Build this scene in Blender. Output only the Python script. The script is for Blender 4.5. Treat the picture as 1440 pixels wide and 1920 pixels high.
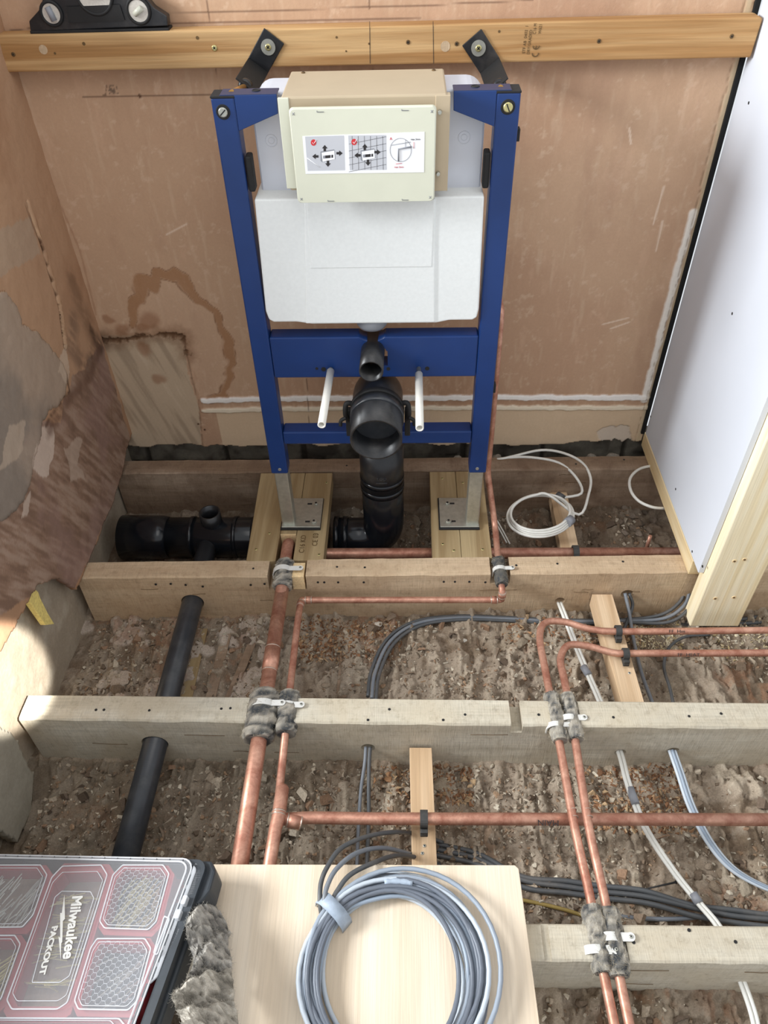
import bpy, bmesh, math, random
import numpy as np
from mathutils import Vector, Matrix
random.seed(7); rng = np.random.default_rng(7)
for o in list(bpy.data.objects): bpy.data.objects.remove(o)
S = bpy.context.scene; COL = S.collection
PI = math.pi

# ------------------------------------------------------------------ camera
C0 = np.array([.0642, -1.6713, 1.3304]); pch, yw, rl, FPX = .7596, -.0398, -.0299, 1423.06
cp, sp, cy, sy = math.cos(pch), math.sin(pch), math.cos(yw), math.sin(yw)
fw = np.array([sy*cp, cy*cp, -sp]); ri = np.array([cy, -sy, 0.]); up = np.cross(ri, fw)
RV = math.cos(rl)*ri + math.sin(rl)*up; UV = -math.sin(rl)*ri + math.cos(rl)*up
cd = bpy.data.cameras.new('camera'); cam = bpy.data.objects.new('camera', cd); COL.objects.link(cam)
cd.sensor_fit = 'VERTICAL'; cd.sensor_height = 36; cd.lens = FPX/1920*36; cd.clip_start = .01
cam.matrix_world = Matrix(((RV[0], UV[0], -fw[0], C0[0]), (RV[1], UV[1], -fw[1], C0[1]), (RV[2], UV[2], -fw[2], C0[2]), (0, 0, 0, 1)))
S.camera = cam
def P(u, v, x=None, y=None, z=None):
    """point of the place seen at photo pixel (u,v) on the plane x=, y= or z="""
    d = fw*FPX + RV*(u-720) - UV*(v-960)
    i, t = [(i, t) for i, t in enumerate((x, y, z)) if t is not None][0]
    return Vector(C0 + d*(t-C0[i])/d[i])
def PZ(L): return [P(u, v, z=z) for u, v, z in L]

# ------------------------------------------------------------------ light
W = bpy.data.worlds.new('world'); S.world = W; W.use_nodes = True
bg = W.node_tree.nodes['Background']; bg.inputs[0].default_value = (.92, .955, 1, 1); bg.inputs[1].default_value = .88
def area(name, loc, target, sx, sy_, power, col):
    l = bpy.data.lights.new(name, 'AREA'); l.shape = 'RECTANGLE'; l.size = sx; l.size_y = sy_; l.energy = power; l.color = col
    o = bpy.data.objects.new(name, l); COL.objects.link(o); o.location = loc
    o.rotation_euler = (Vector(target)-Vector(loc)).to_track_quat('-Z', 'Y').to_euler(); return o
area('window_daylight', (-2.5, -1.05, 1.75), (.15, -.55, .1), .9, .9, 150, (.93, .97, 1))
area('ceiling_bounce', (.2, -1.3, 2.4), (.1, -.6, 0), 1.4, 1.2, 8, (1, .97, .93))
sl = bpy.data.lights.new('sunbeam', 'SPOT'); sl.energy = 900; sl.spot_size = math.radians(6.6); sl.spot_blend = .35; sl.shadow_soft_size = .01; sl.color = (1, .98, .93)
so = bpy.data.objects.new('sunbeam', sl); COL.objects.link(so); so.location = (.35, -1.75, 1.55)
so.rotation_euler = (Vector((-.735, -.835, .085))-so.location).to_track_quat('-Z', 'Y').to_euler()
S.view_settings.view_transform = 'Standard'; S.view_settings.look = 'None'; S.view_settings.gamma = 1
S.view_settings.use_curve_mapping = False; S.view_settings.exposure = 0.0

# ------------------------------------------------------------------ materials
def lin(c): return tuple(((x/255)/12.92 if x/255 <= .04045 else ((x/255+.055)/1.055)**2.4) for x in c)+(1,)
def nodes(name):
    m = bpy.data.materials.new(name); m.use_nodes = True; n = m.node_tree.nodes; return m, n, m.node_tree.links, n['Principled BSDF']
def N(n, t, **k):
    a = n.new(t)
    for q, v in k.items(): setattr(a, q, v)
    return a
def mix(n, l, f, a, b, mode='MIX'):
    m = N(n, 'ShaderNodeMix', data_type='RGBA', blend_type=mode)
    for s, v in ((0, f), (6, a), (7, b)):
        if isinstance(v, (tuple, float, int)): m.inputs[s].default_value = v
        else: l.new(v, m.inputs[s])
    return m.outputs[2]
def ramp(n, l, src, p0, p1, c0=(0, 0, 0, 1), c1=(1, 1, 1, 1)):
    r = N(n, 'ShaderNodeValToRGB'); e = r.color_ramp.elements; e[0].position = p0; e[1].position = p1; e[0].color = c0; e[1].color = c1
    l.new(src, r.inputs[0]); return r.outputs[0]
def noise(n, l, vec, scale, detail=4, rough=.55, dist=0):
    t = N(n, 'ShaderNodeTexNoise'); t.inputs['Scale'].default_value = scale; t.inputs['Detail'].default_value = detail
    t.inputs['Roughness'].default_value = rough; t.inputs['Distortion'].default_value = dist; l.new(vec, t.inputs['Vector']); return t.outputs['Fac']
def pos(n, l, sc=(1, 1, 1)):
    g = N(n, 'ShaderNodeNewGeometry'); m = N(n, 'ShaderNodeMapping'); m.inputs['Scale'].default_value = sc
    l.new(g.outputs['Position'], m.inputs[0]); return m.outputs[0]
def bump(n, l, h, st, dist, bs):
    b = N(n, 'ShaderNodeBump'); b.inputs['Strength'].default_value = st; b.inputs['Distance'].default_value = dist
    l.new(h, b.inputs['Height']); l.new(b.outputs[0], bs.inputs['Normal'])
def plain(name, c, rough=.5, metal=0, var=.12, vs=60, bmp=0, coat=0, dust=None, spec=None):
    m, n, l, b = nodes(name); v = pos(n, l); f = noise(n, l, v, vs, 5)
    c = lin(c); lo = tuple(x*(1-var) for x in c[:3])+(1,); hi = tuple(min(1, x*(1+var)) for x in c[:3])+(1,)
    col = ramp(n, l, f, .3, .7, lo, hi)
    if dust: col = mix(n, l, ramp(n, l, noise(n, l, v, 14, 7, .7), .48, .75, (0, 0, 0, 1), (dust[1],)*3+(1,)), col, lin(dust[0]))
    l.new(col, b.inputs['Base Color']); b.inputs['Roughness'].default_value = rough; b.inputs['Metallic'].default_value = metal
    if coat: b.inputs['Coat Weight'].default_value = coat
    if spec is not None: b.inputs['Specular IOR Level'].default_value = spec
    if bmp: bump(n, l, f, .6, bmp, b)
    return m
def wood(name, light, dark, axis, gs=9., ring=1., knots=False, stain=None, saw=0, fine=1., rough=.7):
    m, n, l, b = nodes(name)
    sc = [38*ring, 38*ring, 38*ring]; sc[axis] = 1.6
    v = pos(n, l, tuple(sc)); f = noise(n, l, v, 1., 3, .5, .6)
    sc2 = [260, 260, 260]; sc2[axis] = 7; g = noise(n, l, pos(n, l, tuple(sc2)), 1, 3)
    col = ramp(n, l, f, .38, .64, lin(dark), lin(light))
    col = mix(n, l, .35*fine, col, ramp(n, l, g, .3, .7, (.45, .45, .45, 1), (1, 1, 1, 1)), 'MULTIPLY')
    h = g
    if saw:
        sc3 = [30, 30, 30]; sc3[axis] = 420; s_ = noise(n, l, pos(n, l, tuple(sc3)), 1, 2, .5, .4)
        col = mix(n, l, saw, col, ramp(n, l, s_, .35, .65, (.7, .7, .7, 1), (1.0, 1.0, 1.0, 1)), 'MULTIPLY'); h = s_
    if stain:
        w = pos(n, l, (1, 1, 1)); q = ramp(n, l, noise(n, l, w, 7, 6, .65, .3), .42, .66)
        col = mix(n, l, q, col, lin(stain))
        q2 = ramp(n, l, noise(n, l, w, 55, 6, .8), .25, .5, (.6, .56, .52, 1), (1, 1, 1, 1)); col = mix(n, l, .8, col, q2, 'MULTIPLY')
    l.new(col, b.inputs['Base Color']); b.inputs['Roughness'].default_value = rough; b.inputs['Specular IOR Level'].default_value = .25
    bump(n, l, h, .5, .0012, b); return m
def attr(name, rough=.9, bs=220, bd=.0015, var=.3, spec=.15):
    m, n, l, b = nodes(name); a = N(n, 'ShaderNodeAttribute'); a.attribute_name = 'Col'
    v = pos(n, l); f = noise(n, l, v, bs, 6, .7)
    col = mix(n, l, 1.0, a.outputs['Color'], ramp(n, l, f, .25, .75, (1-var,)*3+(1,), (1+var*.5,)*3+(1,)), 'MULTIPLY')
    l.new(col, b.inputs['Base Color']); b.inputs['Roughness'].default_value = rough; b.inputs['Specular IOR Level'].default_value = spec
    bump(n, l, f, .5, bd, b); return m
M = {}
M['pine_x'] = wood('fresh_pine_along_x', (212, 174, 124), (174, 130, 82), 0, ring=1.1)
M['pine_z'] = wood('pale_pine_along_z', (250, 238, 208), (238, 218, 176), 2, ring=1.1, fine=.5)
M['pine_y'] = wood('pale_pine_along_y', (242, 224, 186), (226, 200, 154), 1, fine=.6)
M['treated'] = wood('treated_timber_along_y', (178, 156, 118), (152, 128, 92), 1, ring=.8, fine=.7)
M['batten_y'] = wood('batten_along_y', (222, 194, 160), (196, 164, 128), 1, fine=.8)
M['joist'] = wood('old_sawn_joist', (220, 212, 194), (202, 192, 172), 0, ring=.5, stain=(192, 180, 158), saw=.4, rough=.9)
M['joist_pink'] = wood('old_sawn_joist_warm', (222, 198, 166), (204, 176, 144), 0, ring=.5, stain=(186, 160, 130), saw=.4, rough=.9)
M['joist_dark'] = wood('old_dark_joist', (176, 154, 132), (144, 120, 98), 0, ring=.6, stain=(122, 100, 82), saw=.35, rough=.9)
M['ply'] = wood('birch_plywood', (236, 220, 198), (220, 200, 174), 1, ring=.35, fine=.6)
M['endgrain'] = plain('pale_end_grain', (236, 206, 158), .8, var=.15, vs=200)
M['splinter'] = plain('fresh_yellow_splinter', (244, 216, 130), .7, var=.2, vs=200)
M['blue'] = plain('blue_enamel', (26, 56, 112), .34, var=.05, vs=20, spec=.4)
M['blue_dark'] = plain('blue_enamel_edge', (26, 44, 84), .4, var=.05)
M['zinc'] = plain('zinc_plated_steel', (186, 186, 176), .38, .75, var=.12, vs=90)
M['screw'] = plain('yellow_zinc_screw', (206, 196, 140), .35, .8, var=.15, vs=200)
M['brass'] = plain('brass_rod', (196, 150, 82), .35, .85, var=.15)
M['black'] = plain('black_plastic', (30, 31, 34), .34, var=.25, vs=30, dust=((96, 90, 84), .4))
M['soil'] = plain('glossy_black_soil_pipe', (20, 23, 28), .2, var=.2, vs=20, dust=((60, 64, 68), .12))
M['waste'] = plain('dark_grey_waste_pipe', (52, 54, 58), .3, var=.2, vs=30, dust=((104, 102, 98), .4))
M['dark'] = plain('black_rubber', (26, 25, 25), .7, var=.2)
M['clipblack'] = plain('grey_rubber_clip', (56, 55, 53), .75, var=.3, vs=90)
M['tank'] = plain('milky_tank_plastic', (214, 217, 226), .42, var=.03, vs=20)
M['foam'] = plain('white_polystyrene', (238, 240, 238), .85, var=.025, vs=160, bmp=.0004)
M['cream'] = plain('cream_plastic', (216, 216, 196), .45, var=.025, vs=20)
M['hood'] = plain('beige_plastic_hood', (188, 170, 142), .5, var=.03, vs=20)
M['label'] = plain('label_paper', (244, 244, 246), .5, var=.01)
M['lgrey'] = plain('label_grey', (196, 197, 202), .5, var=.01)
M['lmid'] = plain('label_mid_grey', (140, 142, 148), .5, var=.01)
M['ink'] = plain('black_ink', (44, 40, 40), .7, var=.05)
M['red'] = plain('red_ink', (206, 52, 56), .5, var=.05)
M['stamp'] = plain('brown_stamp_ink', (100, 76, 44), .8, var=.2)
M['whiteplastic'] = plain('white_plastic', (218, 216, 210), .35, var=.04)
M['sleeve'] = plain('white_sleeve', (232, 228, 218), .4, var=.03)
M['cgrey'] = plain('grey_cable_sheath', (112, 117, 124), .42, var=.08, vs=20, dust=((150, 146, 140), .35))
M['cdark'] = plain('dark_grey_cable_sheath', (76, 78, 80), .45, var=.1, vs=20, dust=((120, 112, 104), .45))
M['clight'] = plain('pale_grey_cable_sheath', (186, 194, 202), .4, var=.05, vs=20, dust=((150, 146, 140), .25))
M['coilmid'] = plain('coil_mid_grey_sheath', (146, 155, 166), .4, var=.06, vs=20)
M['coildark'] = plain('coil_slate_sheath', (100, 106, 116), .42, var=.08, vs=20)
M['cblue'] = plain('blue_grey_cable_sheath', (140, 152, 166), .4, var=.06, vs=20)
M['cwhite'] = plain('white_cable_sheath', (226, 224, 216), .42, var=.04, vs=20, dust=((170, 160, 148), .3))
M['cyellow'] = plain('dusty_yellow_wire', (150, 128, 70), .6, var=.1)
M['tape'] = plain('grey_tape', (160, 172, 186), .5, var=.1, vs=120, bmp=.001)
M['redbin'] = plain('red_bin_plastic', (170, 62, 68), .5, var=.08)
M['basegrey'] = plain('charcoal_box_plastic', (50, 55, 60), .5, var=.12)
M['gap_shade'] = plain('joint_shade_black', (12, 12, 12), .9, var=.1)
M['pboard'] = plain('plasterboard_paper', (212, 216, 224), .85, var=.02, vs=5)
M['plasterwall'] = attr('old_pink_plaster', .85, 160, .001, .06)
M['rubble'] = attr('dusty_rubble', 1, 300, .005, .4, .05)
M['felt'] = attr('grey_felt', 1, 500, .003, .3, .02)
M['masonry'] = attr('mortar_masonry', .95, 120, .002, .15, .05)
M['glassvial'] = plain('level_vial', (206, 206, 190), .2, var=.1)
M['silver'] = plain('level_face', (206, 200, 190), .4, .2, var=.1, vs=300)
def copper():
    m, n, l, b = nodes('weathered_copper'); v = pos(n, l); f = noise(n, l, v, 26, 6, .7, .4); g = noise(n, l, v, 140, 4)
    c = ramp(n, l, f, .35, .68, lin((168, 112, 92)), lin((222, 172, 148))); c = mix(n, l, .35, c, ramp(n, l, g, .3, .7, (.6, .55, .5, 1), (1, 1, 1, 1)), 'MULTIPLY')
    l.new(c, b.inputs['Base Color']); b.inputs['Metallic'].default_value = .55
    l.new(ramp(n, l, f, .3, .7, (.55,)*3+(1,), (.36,)*3+(1,)), b.inputs['Roughness']); return m
M['copper'] = copper()
M['solder'] = plain('solder_ring', (206, 186, 170), .35, .7, var=.1)
def clear():
    m, n, l, b = nodes('clear_lid_plastic'); b.inputs['Base Color'].default_value = (.62, .62, .64, 1); b.inputs['Roughness'].default_value = .2
    b.inputs['Alpha'].default_value = .2; return m
M['clear'] = clear()
def clear2():
    m, n, l, b = nodes('clear_ridge_plastic'); b.inputs['Base Color'].default_value = (.88, .9, .93, 1); b.inputs['Roughness'].default_value = .15
    b.inputs['Alpha'].default_value = .55; return m
M['ridge'] = clear2()

# ------------------------------------------------------------------ builders
WL = {}
def link(name, vs, fs, mat, parent=None, smooth=False, col=None, mi=None):
    vs = np.array([tuple(v) for v in vs], float) if not isinstance(vs, np.ndarray) else vs
    c = (vs.min(0)+vs.max(0))/2
    me = bpy.data.meshes.new(name); me.from_pydata((vs-c).tolist(), [], [list(map(int, f)) for f in fs] if not isinstance(fs, np.ndarray) else fs.tolist())
    mats = mat if isinstance(mat, (list, tuple)) else [mat]
    for k in mats: me.materials.append(M[k])
    if mi is not None: me.polygons.foreach_set('material_index', mi)
    if col is not None:
        a = me.color_attributes.new('Col', 'FLOAT_COLOR', 'POINT'); cc = np.ones((len(vs), 4)); cc[:, :3] = col; a.data.foreach_set('color', cc.ravel())
    if smooth: me.polygons.foreach_set('use_smooth', [True]*len(me.polygons))
    me.update()
    o = bpy.data.objects.new(name, me); COL.objects.link(o)
    place(o, c, parent); return o
def place(o, c, parent):
    c = Vector(c); WL[o.name] = c
    if parent: o.parent = parent; o.location = c-WL[parent.name]
    else: o.location = c
def thing(name, label, cat, loc, group=None):
    o = bpy.data.objects.new(name, None); COL.objects.link(o); o.empty_display_size = .05; place(o, loc, None)
    return tag(o, label, cat, group)
def tag(o, label, cat, group=None):
    o['label'] = label; o['category'] = cat
    if group: o['group'] = group
    return o
def kind(o, k='structure'): o['kind'] = k; return o
def from_bm(name, bm, mat, parent=None, smooth=False):
    bmesh.ops.recalc_face_normals(bm, faces=bm.faces)
    bm.verts.ensure_lookup_table(); vs = [v.co.copy() for v in bm.verts]; bm.verts.index_update(); fs = [[v.index for v in f.verts] for f in bm.faces]
    bm.free(); return link(name, vs, fs, mat, parent, smooth)
def bevel(bm, w, seg=2):
    if w: bmesh.ops.bevel(bm, geom=list(bm.edges), offset=w, segments=seg, affect='EDGES', profile=.5)
def box(name, lo, hi, mat, parent=None, bev=.0015, mtx=None, seg=2):
    bm = bmesh.new(); bmesh.ops.create_cube(bm, size=1)
    lo, hi = Vector(lo), Vector(hi); s = hi-lo
    for v in bm.verts: v.co = Vector([lo[i]+(v.co[i]+.5)*s[i] for i in range(3)])
    bevel(bm, min(bev, .45*min(abs(x) for x in s)), seg)
    if mtx: bmesh.ops.transform(bm, matrix=mtx, verts=bm.verts)
    return from_bm(name, bm, mat, parent, bev > .004)
def prism(name, poly, d, mat, parent=None, bev=0.):
    """poly: list of 3D points (planar), d: extrude vector"""
    bm = bmesh.new(); a = [bm.verts.new(p) for p in poly]; f = bm.faces.new(a)
    r = bmesh.ops.extrude_face_region(bm, geom=[f]); bmesh.ops.translate(bm, vec=Vector(d), verts=[g for g in r['geom'] if isinstance(g, bmesh.types.BMVert)])
    if bev: bevel(bm, bev, 2)
    return from_bm(name, bm, mat, parent)
def smoothpath(pts, n=8):
    pts = [Vector(p) for p in pts]
    if len(pts) < 3: return [pts[0].lerp(pts[-1], t/n) for t in range(n+1)]
    q = [pts[0]*2-pts[1]]+pts+[pts[-1]*2-pts[-2]]; out = []
    for i in range(1, len(q)-2):
        for k in range(n):
            t = k/n; a, b, c, d = q[i-1], q[i], q[i+1], q[i+2]
            out.append(.5*((2*b)+(-a+c)*t+(2*a-5*b+4*c-d)*t*t+(-a+3*b-3*c+d)*t**3))
    return out+[pts[-1]]
def fillet(pts, r, n=8):
    pts = [Vector(p) for p in pts]; out = [pts[0]]
    for i in range(1, len(pts)-1):
        a, b, c = pts[i-1], pts[i], pts[i+1]; d1 = (a-b).normalized(); d2 = (c-b).normalized()
        rr = min(r, (a-b).length*.49, (c-b).length*.49); p1 = b+d1*rr; p2 = b+d2*rr
        for k in range(n+1):
            t = k/n; out.append(p1*(1-t)**2+b*2*t*(1-t)+p2*t*t)
    return out+[pts[-1]]
def sweep(pts, rads, seg=16, closed=False, cap=True):
    pts = [Vector(p) for p in pts]; n = len(pts)
    if not hasattr(rads, '__len__'): rads = [rads]*n
    tang = []
    for i in range(n):
        if closed: t = pts[(i+1) % n]-pts[i-1]
        else: t = pts[min(i+1, n-1)]-pts[max(i-1, 0)]
        if t.length < 1e-9: t = tang[-1] if tang else Vector((0, 0, 1))
        tang.append(t.normalized())
    a = Vector((0, 0, 1)); 
    if abs(tang[0].dot(a)) > .9: a = Vector((1, 0, 0))
    nrm = (a-tang[0]*a.dot(tang[0])).normalized(); vs = []; fs = []
    for i in range(n):
        nrm = (nrm-tang[i]*nrm.dot(tang[i])).normalized(); bi = tang[i].cross(nrm)
        for k in range(seg):
            th = 2*PI*k/seg; vs.append(pts[i]+(nrm*math.cos(th)+bi*math.sin(th))*rads[i])
    m = n if closed else n-1
    for i in range(m):
        for k in range(seg):
            j = (i+1) % n; fs.append([i*seg+k, i*seg+(k+1) % seg, j*seg+(k+1) % seg, j*seg+k])
    if cap and not closed: fs.append(list(range(seg))[::-1]); fs.append([(n-1)*seg+k for k in range(seg)])
    return vs, fs
def tube(name, pts, r, mat, parent=None, seg=16, closed=False, cap=True):
    vs, fs = sweep(pts, r, seg, closed, cap); o = link(name, vs, fs, mat, parent, True)
    if cap and not closed: o.data.polygons[len(fs)-1].use_smooth = False; o.data.polygons[len(fs)-2].use_smooth = False
    return o
def hollow(name, pts, r, th, mat, parent=None, seg=28, rads=None):
    """open-ended pipe with a wall"""
    pts = [Vector(p) for p in pts]; rads = rads or [r]*len(pts)
    P2 = pts+pts[::-1]; vs, f1 = sweep(pts, rads, seg, cap=False); v2, f2 = sweep(pts, [q-th for q in rads], seg, cap=False)
    n = len(vs); vs = vs+v2; fs = f1+[[i+n for i in f[::-1]] for f in f2]
    for k in range(seg):
        k2 = (k+1) % seg; fs.append([k2, k, n+k, n+k2]); e = (len(pts)-1)*seg; fs.append([e+k, e+k2, n+e+k2, n+e+k])
    return link(name, vs, fs, mat, parent, True)
def cyl(name, a, b, r, mat, parent=None, seg=20):
    return tube(name, [a, b], r, mat, parent, seg)
def ringobj(name, c, nrm, r, tr, mat, parent=None, seg=32):
    nrm = Vector(nrm).normalized(); a = nrm.orthogonal().normalized(); b = nrm.cross(a)
    return tube(name, [Vector(c)+(a*math.cos(2*PI*k/seg)+b*math.sin(2*PI*k/seg))*r for k in range(seg)], tr, mat, parent, 8, True)
def evalmesh(o):
    dg = bpy.context.evaluated_depsgraph_get(); dg.update(); me = bpy.data.meshes.new_from_object(o.evaluated_get(dg)); old = o.data; o.modifiers.clear(); o.data = me; return o
def cut(o, cutters):
    for c in cutters:
        m = o.modifiers.new('b', 'BOOLEAN'); m.object = c; m.operation = 'DIFFERENCE'; m.solver = 'EXACT'
    evalmesh(o)
    for c in cutters: bpy.data.objects.remove(c)
    return o
def basis(ex, ey, org):
    ex = Vector(ex).normalized(); ey = Vector(ey); ey = (ey-ex*ey.dot(ex)).normalized(); ez = ex.cross(ey)
    return Matrix(((ex.x, ey.x, ez.x, org[0]), (ex.y, ey.y, ez.y, org[1]), (ex.z, ey.z, ez.z, org[2]), (0, 0, 0, 1)))
def text(name, s, size, mtx, mat, parent, depth=.0003, sx=1., shear=0., off=0., align='CENTER'):
    c = bpy.data.curves.new(name, 'FONT'); c.body = s; c.size = size; c.extrude = depth; c.align_x = align; c.align_y = 'CENTER'; c.shear = shear; c.offset = off
    t = bpy.data.objects.new(name+'_tmp', c); COL.objects.link(t); dg = bpy.context.evaluated_depsgraph_get(); dg.update()
    me = bpy.data.meshes.new_from_object(t.evaluated_get(dg)); bpy.data.objects.remove(t)
    vs = [mtx @ Vector((v.co.x*sx, v.co.y, v.co.z)) for v in me.vertices]; fs = [list(p.vertices) for p in me.polygons]
    return link(name, vs, fs, mat, parent)
def screw(c, nrm, r, parent, mat='screw', name='screw'):
    nrm = Vector(nrm).normalized(); c = Vector(c); a = nrm.orthogonal().normalized(); b = nrm.cross(a)
    o = tube(name, [c-nrm*.001, c+nrm*.0006, c+nrm*.0012], [r, r, r*.75], mat, parent, 16)
    k = r*.55
    vs = []; fs = []
    for p, q in ((a, b), (b, a)):
        i = len(vs)
        for s1, s2 in ((-1, -1), (1, -1), (1, 1), (-1, 1)): vs.append(c+nrm*.0014+p*k*s1+q*k*.28*s2)
        fs.append([i, i+1, i+2, i+3])
    link('recess', vs, fs, 'dark', o); return o
# numpy noise
def vn(x, y, seed=0):
    xi = np.floor(x).astype(np.int64); yi = np.floor(y).astype(np.int64); xf = x-xi; yf = y-yi
    def h(a, b):
        n = (a*374761393+b*668265263+seed*974634777) & 0xffffffff; n = ((n ^ (n >> 13))*1274126177) & 0xffffffff; return ((n ^ (n >> 16)) & 0xffff)/65535.
    u = xf*xf*(3-2*xf); v = yf*yf*(3-2*yf)
    return (h(xi, yi)*(1-u)+h(xi+1, yi)*u)*(1-v)+(h(xi, yi+1)*(1-u)+h(xi+1, yi+1)*u)*v
def f1(*a): return float(fbm(*a)[0])
def fbm(x, y, f, o=4, seed=0, g=.5):
    s = 0; a = 1; t = 0
    for i in range(o): s = s+a*vn(x*f*2**i+17*i, y*f*2**i+5*i, seed+i); t += a; a *= g
    return s/t
def inpoly(x, y, poly):
    r = np.zeros(x.shape, bool); n = len(poly)
    for i in range(n):
        x1, y1 = poly[i]; x2, y2 = poly[(i+1) % n]
        if y1 == y2: continue
        r ^= ((y1 > y) != (y2 > y)) & (x < (x2-x1)*(y-y1)/(y2-y1)+x1)
    return r
def dseg(x, y, pts):
    d = np.full(x.shape, 9.)
    for (x1, y1), (x2, y2) in zip(pts[:-1], pts[1:]):
        L = (x2-x1)**2+(y2-y1)**2+1e-12; t = np.clip(((x-x1)*(x2-x1)+(y-y1)*(y2-y1))/L, 0, 1)
        d = np.minimum(d, np.hypot(x-x1-t*(x2-x1), y-y1-t*(y2-y1)))
    return d
def sm(d, a, b): t = np.clip((d-a)/(b-a), 0, 1); return t*t*(3-2*t)
def L3(c): return np.array(lin(c)[:3])
def blend(col, m, c): m = np.clip(m, 0, 1)[..., None]; return col*(1-m)+L3(c)*m
def gridmesh(name, A, B, fn, mat, keep=None, thick=None):
    """fn(a,b)->xyz array; returns object built on the grid"""
    a, b = np.meshgrid(A, B, indexing='ij'); xyz, col = fn(a, b); n, m = a.shape
    idx = np.arange(n*m).reshape(n, m); f = np.stack([idx[:-1, :-1], idx[1:, :-1], idx[1:, 1:], idx[:-1, 1:]], -1).reshape(-1, 4)
    if keep is not None:
        k = keep(a, b); kk = (k[:-1, :-1] & k[1:, :-1] & k[1:, 1:] & k[:-1, 1:]).reshape(-1); f = f[kk]
        used = np.unique(f); rm = -np.ones(n*m, int); rm[used] = np.arange(len(used)); f = rm[f]; v = xyz.reshape(-1, 3)[used]; c = col.reshape(-1, 3)[used]
    else: v = xyz.reshape(-1, 3); c = col.reshape(-1, 3)
    o = link(name, v, f, mat, None, True, c)
    if thick:
        md = o.modifiers.new('s', 'SOLIDIFY'); md.thickness = thick; md.offset = -1; evalmesh(o)
    return o

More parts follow.
